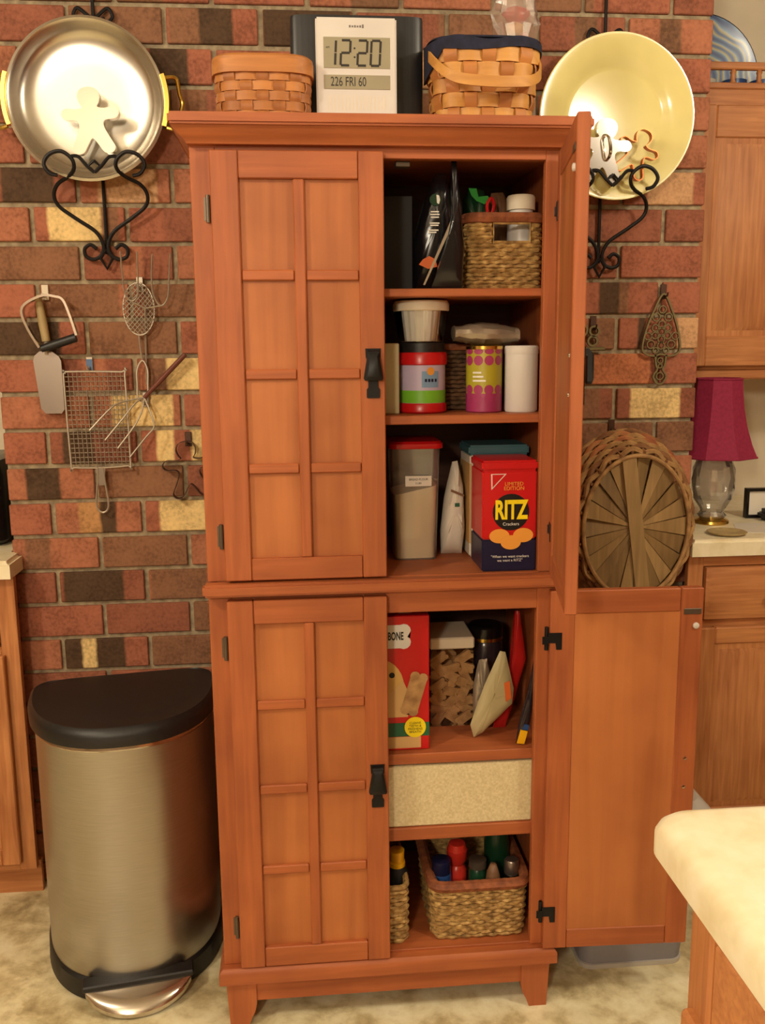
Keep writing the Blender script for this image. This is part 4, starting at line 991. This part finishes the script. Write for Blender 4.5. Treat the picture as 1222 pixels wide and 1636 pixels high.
g.loft(rings).build('wrapper', M['foil'], fb, sharp=25)

# ---- third shelf: the middle deck (z .968)
z = .9685
fc = thing('flour_keeper', 'tall cloudy plastic keeper of flour with red lid', 'food container', (.975, -.40, z))
def taper(x0, x1, y0, y1, za, zb, t0, t1, r=.016):
    out = []
    for zz, t_ in ((za, t0), (zb, t1)):
        cx, cy = (x0+x1)/2, (y0+y1)/2; o = rounded_rect(cx-(x1-x0)/2*t_, cx+(x1-x0)/2*t_, cy-(y1-y0)/2*t_, cy+(y1-y0)/2*t_, r, 5); out.append([(x, y, zz) for x, y in o])
    return out
G().loft(taper(.924, 1.026, -.462, -.335, z, 1.208, .88, 1)).build('keeper_wall', M['film_grey'], fc)
fl = taper(.927, 1.023, -.459, -.338, z+.003, 1.118, .88, .955); fl[1] = [(x, y, zz+(x-.975)*.22) for x, y, zz in fl[1]]
G().loft(fl).build('flour', M['flour'], fc)
G().loft([[(x, y, zz) for x, y in rounded_rect(.919-i, 1.031+i, -.467-i, -.330+i, .018, 5)] for i, zz in ((0, 1.206), (.001, 1.208), (.001, 1.216), (-.004, 1.221))]).build('lid', M['red'], fc)
G().box(.951, 1.006, -.4665, -.4650, 1.128, 1.150, .0004).build('sticker', M['paper'], fc)
text('BREAD FLOUR', .9785, 1.1425, .0062, -.4668, M['black_print'], fc); text('5 LBS', .9785, 1.1345, .0055, -.4668, M['black_print'], fc)
wbg = pouch('sugar_bag', 'white paper bag with clipped top beside the flour keeper', 'bag', [(1.036, z), (1.082, z), (1.088, 1.02), (1.084, 1.12), (1.072, 1.172), (1.060, 1.170), (1.044, 1.10), (1.034, 1.02)], -.400, .075, M['paper'], crease=.0015)
G().prism([(1.052, 1.116), (1.080, 1.104), (1.079, 1.099), (1.051, 1.111)], -.4395, -.438).build('clip_print', M['kraft'], wbg); G().box(1.060, 1.070, -.4395, -.438, 1.078, 1.086).build('logo_print', M['green_print'], wbg)
tt = thing('cookie_tin', 'cream picture tin with a teal lid behind the red tin', 'tin', (1.155, -.385, z))
G().box(1.091, 1.213, -.444, -.330, z, 1.190, .004, 2).build('body', M['paper'], tt); G().box(1.088, 1.217, -.447, -.327, 1.188, 1.209, .004, 2).build('lid', M['tealm'], tt)
G().box(1.0905, 1.094, -.442, -.332, z+.03, 1.17).build('side_picture', M['beige_print'], tt)
RY = -.578
rt = thing('cracker_tin', 'red and navy cracker tin lettered RITZ on middle shelf', 'tin', (1.147, -.52, z))
RX0, RX1 = 1.091, 1.201
G().box(RX0, RX1, RY, -.462, 1.034, 1.172, .003, 2).build('body', M['red'], rt)
G().box(RX0, RX1, RY, -.462, z, 1.034, .003, 2).build('navy_band', M['navy_print'], rt)
G().box(RX0-.0015, RX1+.0015, RY-.0015, -.4605, 1.172, 1.192, .004, 2).build('lid', M['red'], rt)
g = G(); disc(g, 1.149, 1.089, .037, RY-.0002); g.build('round_badge', M['black_print'], rt)
text('RITZ', 1.149, 1.092, .052, RY-.0012, M['yellow_print'], rt, .60, bold=.0019); text('Crackers', 1.149, 1.065, .009, RY-.0012, M['white_print'], rt)
g = G(); [disc(g, x, zz, .0205, RY-.0010-k_*.0004, rz=.0145) for k_, (x, zz) in enumerate(((1.126, 1.041), (1.174, 1.042), (1.149, 1.028)))]; g.build('cracker_print', M['gold_print'], rt)
text('LIMITED', 1.1545, 1.1455, .0105, RY-.0008, M['gold_print'], rt); text('EDITION', 1.1545, 1.1365, .0105, RY-.0008, M['gold_print'], rt)
G().prism([(1.108, 1.166), (1.139, 1.166), (1.109, 1.134)], RY-.0006, RY-.0002).build('corner_flag', M['white_print'], rt); G().prism([(1.1105, 1.1645), (1.135, 1.1645), (1.1110, 1.139)], RY-.0010, RY-.0006).build('flag_field', M['red'], rt)
text('"When we want crackers', 1.148, .999, .0075, RY-.0008, M['white_print'], rt); text('we want a RITZ"', 1.148, .991, .0075, RY-.0008, M['white_print'], rt)

# ---- lower cupboard, first shelf (z .581)
z = .5815
MY = -.545
mb = thing('dog_biscuit_box', 'tall red dog biscuit box with bone-shaped BONE logo', 'box', (.90, -.50, z))
G().box(.800, .990, MY, -.455, z, .873, .0015).build('carton', M['red'], mb)
def bone(cx, cz, l, w, rot=0, n=7):
    pts = []; k_ = w*.62
    for sx, sz, a0, a1 in ((1, 1, 120, -60), (1, -1, 60, -120), (-1, -1, 300, 120), (-1, 1, 240, 60)):
        for i in range(n):
            a = radians(a0+(a1-a0)*i/(n-1)); pts.append((sx*l/2+k_*cos(a), sz*w*.5+k_*sin(a)))
    c, s_ = cos(rot), sin(rot); return [(cx+x*c-y*s_, cz+x*s_+y*c) for x, y in pts]
G().prism(bone(.897, .8295, .080, .024), MY-.0006, MY-.0001).build('logo_bone', M['white_print'], mb)
text('MILK-BONE', .9365, .8300, .0235, MY-.0010, M['black_print'], mb, .52, align='RIGHT', bold=.0006)
g = G(); disc(g, .885, .722, .052, MY-.0003, rz=.060); g.build('dog_picture', M['dog'], mb)
g = G(); disc(g, .912, .747, .006, MY-.0008); disc(g, .862, .747, .006, MY-.0008); g.build('dog_eye', M['dark_card'], mb)
G().prism([(.84, .655), (.945, .655), (.950, .70), (.935, .735), (.90, .70), (.86, .70)], MY-.0013, MY-.0008).build('dog_muzzle', M['beige_print'], mb)
G().prism(bone(.958, .705, .075, .017, radians(74)), MY-.0020, MY-.0014).build('biscuit_picture', M['biscuit'], mb)
G().box(.800, .9896, MY-.0008, MY-.0002, .612, .642).build('green_stripe', M['green_print'], mb); G().box(.800, .972, MY-.0008, MY-.0002, .586, .611).build('beige_stripe', M['beige_print'], mb)
g = G(); disc(g, .960, .632, .0225, MY-.0014); g.build('yellow_seal', M['yellow_print'], mb)
for s_, zz in (('CLEANS', .641), ('TEETH &', .6345), ('FRESHENS', .628), ('BREATH', .6215)): text(s_, .960, zz, .0068, MY-.0018, M['black_print'], mb)
bj = thing('biscuit_jar', 'square clear plastic jar with pale lid holding dog biscuits', 'jar', (1.056, -.37, z))
g = G().box(1.009, 1.104, -.432, -.312, z, .760); g.bm.faces.ensure_lookup_table(); g.build('jar_wall', M['clear'], bj)
G().box(1.007, 1.106, -.434, -.310, .760, .786, .003).build('lid', M['cream'], bj)
bo = G().prism(bone(0, 0, .030, .0095), -.0045, .0045).mesh('dog_biscuit', M['biscuit'])
rr = random.Random(2); kk = 0
for lay in range(8):
    for col in range(3):
        for dep in range(2):
            if lay == 7 and (col+dep) % 2: continue
            o = bpy.data.objects.new('dog_biscuit', bo); COL.objects.link(o)
            o.location = (1.028+.029*col+rr.uniform(-.002, .002), -.418+.05*dep+rr.uniform(-.004, .004), z+.016+.0195*lay+rr.uniform(-.002, .002))
            o.rotation_euler = (rr.uniform(-.15, .15), rr.choice([-1, 1])*rr.uniform(.1, 1.2), rr.uniform(-.2, .2))
            tag(o, 'bone-shaped dog biscuit heaped inside the clear square jar', 'dog biscuit', 'dog biscuits in the clear jar')
dk = thing('black_jar', 'dark jar with gold edged lid behind the leaning packets', 'jar', (1.148, -.345, z))
G().lathe([(.036, z), (.039, z+.004), (.039, .745), (.034, .755)], (1.148, -.345, 0), 32).build('body', M['packet_dark'], dk); G().lathe([(.0395, .755), (.0395, .763)], (1.148, -.345, 0), 32).build('gold_ring', M['brass'], dk)
G().lathe([(.040, .763), (.040, .785), (.036, .789), (.001, .79)], (1.148, -.345, 0), 32).build('lid', M['black'], dk)
pk = pouch('treat_packet', 'olive packet with an orange label tipped over on shelf', 'packet', [(1.093, z+.001), (1.112, .592), (1.176, .655), (1.179, .690), (1.160, .772), (1.148, .775), (1.115, .700), (1.085, .612)], -.500, .018, M['packet'], crease=.001)
G().prism([(1.156, .706), (1.168, .711), (1.172, .672), (1.160, .664)], -.5105, -.509).build('label_print', M['orange'], pk)
pk = pouch('treat_packet', 'tall glossy red packet leaning on the cupboard side', 'packet', [(1.145, z+.001), (1.172, z+.001), (1.190, .64), (1.216, .740), (1.200, .848), (1.190, .850), (1.186, .74), (1.172, .66), (1.150, .62)], -.455, .022, M['packet_red'], crease=.001)
pk = pouch('treat_packet', 'dark packet with a golden yellow corner by the hinge', 'packet', [(1.176, z+.001), (1.194, z+.001), (1.206, .63), (1.216, .70), (1.220, .775), (1.214, .780), (1.200, .70), (1.180, .62)], -.540, .016, M['packet_dark'], crease=.001)
G().prism([(1.176, .586), (1.192, .584), (1.199, .612), (1.184, .616)], -.5495, -.547).build('yellow_corner', M['gold_yellow'], pk); G().prism([(1.187, .617), (1.200, .614), (1.202, .626), (1.192, .628)], -.5495, -.547).build('blue_print', M['blue'], pk)
pk = pouch('treat_packet', 'silvery clear packet standing behind the olive packet', 'packet', [(1.100, z+.001), (1.135, z+.001), (1.140, .70), (1.130, .742), (1.112, .740), (1.100, .68)], -.452, .020, M['foil'], crease=.002)

# ---- lower cupboard, second shelf (z .414)
fx = thing('storage_bin', 'wide beige cloth storage bin filling a low shelf', 'storage bin', (.95, -.40, .4145))
g = G(); g.box(.690, 1.218, -.560, -.548, .4145, .552, .003); g.build('front_panel', M['cloth_box'], fx)
G().box(.690, 1.218, -.262, -.250, .4145, .552, .003).build('back_panel', M['cloth_box'], fx)
for a, b in ((.690, .702), (1.206, 1.218)): G().box(a, b, -.548, -.262, .4145, .552, .003).build('end_panel', M['cloth_box'], fx)
G().box(.702, 1.206, -.548, -.262, .4145, .424).build('bottom_panel', M['cloth_box'], fx)

# ---- floor of the cupboard (z .1465)
z = .147
bk = thing('wicker_basket', 'seagrass basket of bottles with brown rim on cupboard floor', 'basket', (1.097, -.44, z))
wicker(bk, .987, 1.208, -.572, -.315, z+.001, .284, 14, .017, M['seagrass'], M['rim_brown'], rim_h=.022, flare=.04)
sk = thing('wicker_basket', 'narrow seagrass basket partly behind the closed lower door', 'basket', (.885, -.46, z))
wicker(sk, .815, .947, -.570, -.36, z+.001, .282, 14, .015, M['seagrass'], M['seagrass'], rim_h=.012)
def bottle(name, label, cat, x, y, z0, prof, m, capm, cap, grp=None):
    b = thing(name, label, cat, (x, y, z0)); G().lathe([(r_, z0+h_) for r_, h_ in prof], (x, y, 0), 24).build('body', m, b); G().lathe([(r_, z0+h_) for r_, h_ in cap], (x, y, 0), 24).build('cap', capm, b); return b
zb_ = z+.006
bottle('spray_bottle', 'dark bottle with yellow collar standing in narrow basket', 'bottle', .924, -.50, zb_, [(.022, 0), (.024, .004), (.024, .125), (.018, .14)], M['dark_card'], M['gold_yellow'], [(.0185, .140), (.0185, .150), (.016, .152), (.017, .176), (.001, .178)])
bottle('shampoo_bottle', 'blue bottle at the end of the basket of bottles', 'bottle', 1.022, -.505, zb_, [(.020, 0), (.022, .004), (.022, .120)], M['blue'], M['navy_print'], [(.021, .120), (.021, .150), (.001, .152)])
b_ = bottle('shampoo_bottle', 'red ribbed bottle standing in the basket of bottles', 'bottle', 1.062, -.475, zb_, [(.021, 0), (.022, .004), (.022, .110), (.015, .120), (.022, .135), (.023, .155)], M['candy_red'], M['candy_red'], [(.022, .155), (.018, .170), (.001, .172)])
bottle('glass_jar', 'small green glass jar standing in the basket of bottles', 'jar', 1.104, -.50, zb_, [(.018, 0), (.020, .004), (.020, .115), (.014, .125)], M['dark_green'], M['hinge'], [(.0195, .125), (.0195, .142), (.001, .143)])
bottle('dark_bottle', 'large dark green bottle at the basket end by the hinge', 'bottle', 1.160, -.440, zb_, [(.026, 0), (.029, .004), (.029, .150), (.022, .175)], M['dark_green'], M['dark_green'], [(.0225, .175), (.0225, .190), (.001, .191)])
bottle('spray_can', 'small can with a silver cap beside the green bottle', 'can', 1.176, -.520, zb_, [(.016, 0), (.018, .003), (.018, .118)], M['black'], M['blade'], [(.0165, .118), (.0165, .146), (.014, .150), (.001, .151)])
blob(1.134, -.525, z+.085, .018, .020, .070, M['kraft'], 'sponge', None, 9); sg = bpy.data.objects['sponge']; tag(sg, 'crumpled tan sponge between bottles in the seagrass basket', 'sponge')

# ================================================================ COUNTERS AND WALL CABINET TOP
lm = thing('table_lamp', 'table lamp with crimson bell shade and cut-glass base', 'lamp', (1.895, .13, .914))
M['crimson'] = noise_mat('crimson_cloth', [(.3, S(132, 22, 58)), (.7, S(150, 30, 68))], (1, 1, 1), 120, .8, bump=.1)
lc = (1.895, .13)
prof = [(.062, 1.322), (.064, 1.316), (.066, 1.29), (.072, 1.24), (.082, 1.19), (.098, 1.14), (.112, 1.108), (.112, 1.104)]
G().lathe(prof+[(r_-.002, h_) for r_, h_ in prof[::-1]], lc+(0,), 8, phase=radians(8), cap=False).build('shade', M['crimson'], lm, sharp=20)
g = G(); g.tube([(lc[0]+.1125*cos(radians(8)+2*pi*i/8), lc[1]+.1125*sin(radians(8)+2*pi*i/8), 1.106) for i in range(8)], .003, 6, closed=True); g.build('shade_trim', M['crimson'], lm); g = G(); g.tube([(lc[0]+.0635*cos(radians(8)+2*pi*i/8), lc[1]+.0635*sin(radians(8)+2*pi*i/8), 1.32) for i in range(8)], .003, 6, closed=True); g.build('shade_trim', M['crimson'], lm)
M['cutglass'] = clear('cut_glass', tint=(.95, .94, .92, 1), gloss=.6, rough=.08, body=.14, bodycol=S(206, 200, 192))
gp_ = [(.034, .932), (.038, .938), (.030, .950), (.036, .962), (.050, .985), (.055, 1.01), (.057, 1.04), (.055, 1.07), (.046, 1.095), (.026, 1.112), (.018, 1.116)]
g = G(); rings = []
for i, (r_, h_) in enumerate(gp_): rings.append([(lc[0]+r_*(1+(.05 if (k_+i) % 2 else -.03))*cos(2*pi*k_/24), lc[1]+r_*(1+(.05 if (k_+i) % 2 else -.03))*sin(2*pi*k_/24), h_) for k_ in range(24)])
g.loft(rings).build('glass_body', M['cutglass'], lm, sharp=5)
G().lathe([(.044, .914), (.048, .917), (.046, .924), (.034, .930), (.030, .934)], lc+(0,), 32).build('brass_foot', M['brass'], lm)
G().tube([lc+(1.10,), lc+(1.31,)], .005, 8).build('stem', M['brass'], lm)
pf = thing('picture_frame', 'small black frame with pale picture standing on right counter', 'picture frame', (2.075, .19, .914))
g = G()
for a in ((2.022, 2.030, .915, 1.002), (2.120, 2.128, .915, 1.002), (2.030, 2.120, .915, .924), (2.030, 2.120, .993, 1.002)): g.box(a[0], a[1], .180, .198, a[2], a[3])
g.build('surround', M['black'], pf); G().box(2.028, 2.122, .188, .196, .922, .995).build('picture', M['paper'], pf)
tag(G().box(2.045, 2.10, .110, .170, .9145, .948, .012, 2).build('phone_cradle', M['black_plastic']), 'black phone cradle in front of the small frame', 'phone')
pp = G().prismz([(1.90, -.02), (2.14, -.05), (2.17, .10), (1.95, .11)], .9143, .9155).build('paper_sheet', M['paper']); tag(pp, 'loose white paper sheet on the right counter', 'paper')
dsh = thing('trinket_dish', 'flat painted dish on the counter below the lamp', 'dish', (1.865, -.03, .914))
G().lathe([(.030, .9142), (.045, .917), (.052, .922), (.050, .923), (.030, .918), (.001, .918)], (1.865, -.03, 0), 32).build('bowl', M['pale_wood'], dsh)
# painted platter and blue bowls behind the gallery rail
def swirl():
    m, N, Lk, B = nt('painted_swirl'); v = coords(N, Lk, (1, 1, 1), False)
    wv = N.new('ShaderNodeTexWave'); wv.wave_type = 'RINGS'; wv.rings_direction = 'SPHERICAL'; wv.inputs['Scale'].default_value = 7; wv.inputs['Distortion'].default_value = 9; wv.inputs['Detail'].default_value = 2; wv.inputs['Detail Scale'].default_value = .7
    Lk.new(v, wv.inputs['Vector']); r = ramp(N, [(.0, S(40, 66, 124)), (.3, S(92, 132, 172)), (.55, S(176, 176, 156)), (.75, S(178, 166, 96)), (1.0, S(60, 92, 150))]); Lk.new(wv.outputs['Fac'], r.inputs[0]); Lk.new(r.outputs[0], B.inputs['Base Color']); B.inputs['Roughness'].default_value = .25
    return m
dp = thing('painted_platter', 'blue swirl painted round platter standing on wall cabinet', 'platter', (1.927, .46, 1.992))
G().lathe([(.0005, .450), (.150, .448), (.182, .440), (.185, .446), (.150, .458), (.0005, .460)], (1.927, 0, 2.178), 64, 'y').build('face', swirl(), dp)
G().lathe([(.182, .4405), (.186, .443), (.182, .447)], (1.927, 0, 2.178), 64, 'y', cap=False).build('rim', M['navy_print'], dp)
for i, (x, m_) in enumerate(((1.90, M['paper']), (1.992, M['blue']), (2.075, M['blue']))):
    bwl = thing('small_jar', ['cream open jar behind the gallery rail next to the brick', 'blue open jar next to the cream jar behind gallery rail', 'blue open jar farthest from the cream jar behind gallery rail'][i], 'jar', (x, .345, 1.9922))
    G().lathe([(.024, 1.9922), (.032, 2.00), (.036, 2.08), (.034, 2.135), (.036, 2.150), (.033, 2.150), (.030, 2.08), (.001, 2.01)], (x, .345, 0), 28).build('bowl_wall', m_, bwl)
# left counter appliance
ap = thing('toaster', 'dark rounded toaster at the end of the left counter', 'toaster', (-.16, .20, .914))
G().loft([[(x, y, zz) for x, y in rounded_rect(-.30+i, -.030-i, .06+i, .34-i, .03)] for i, zz in ((.01, .920), (0, .93), (0, 1.10), (.012, 1.135), (.03, 1.142))]).build('shell', M['black'], ap)
G().box(-.27, -.06, .09, .31, .914, .921).build('foot_plate', M['black_plastic'], ap); G().box(-.034, -.022, .18, .22, 1.02, 1.04, .003).build('lever', M['black_plastic'], ap)
# grey tub on the floor behind the open lower door
gb = thing('grey_tub', 'grey plastic floor tub behind the open lower door', 'tub', (1.46, -.33, 0))
M['grey_plastic'] = plain('grey_plastic', S(138, 134, 140), .45); M['pale_plastic'] = plain('pale_plastic', S(196, 190, 182), .4)
def rr_ring(x0, x1, y0, y1, r, zz): return [(x, y, zz) for x, y in rounded_rect(x0, x1, y0, y1, r)]
G().loft([rr_ring(1.350, 1.590, -.495, -.17, .03, .004), rr_ring(1.335, 1.628, -.505, -.16, .04, .36)]).build('body', M['grey_plastic'], gb)
G().loft([rr_ring(1.348, 1.592, -.498, -.168, .03, .0), rr_ring(1.346, 1.594, -.500, -.166, .03, .012)]).build('foot_rim', M['pale_plastic'], gb)
G().loft([rr_ring(1.325, 1.640, -.515, -.15, .045, .36), rr_ring(1.322, 1.643, -.518, -.147, .045, .378), rr_ring(1.345, 1.620, -.495, -.17, .04, .400)]).build('lid', M['pale_plastic'], gb)
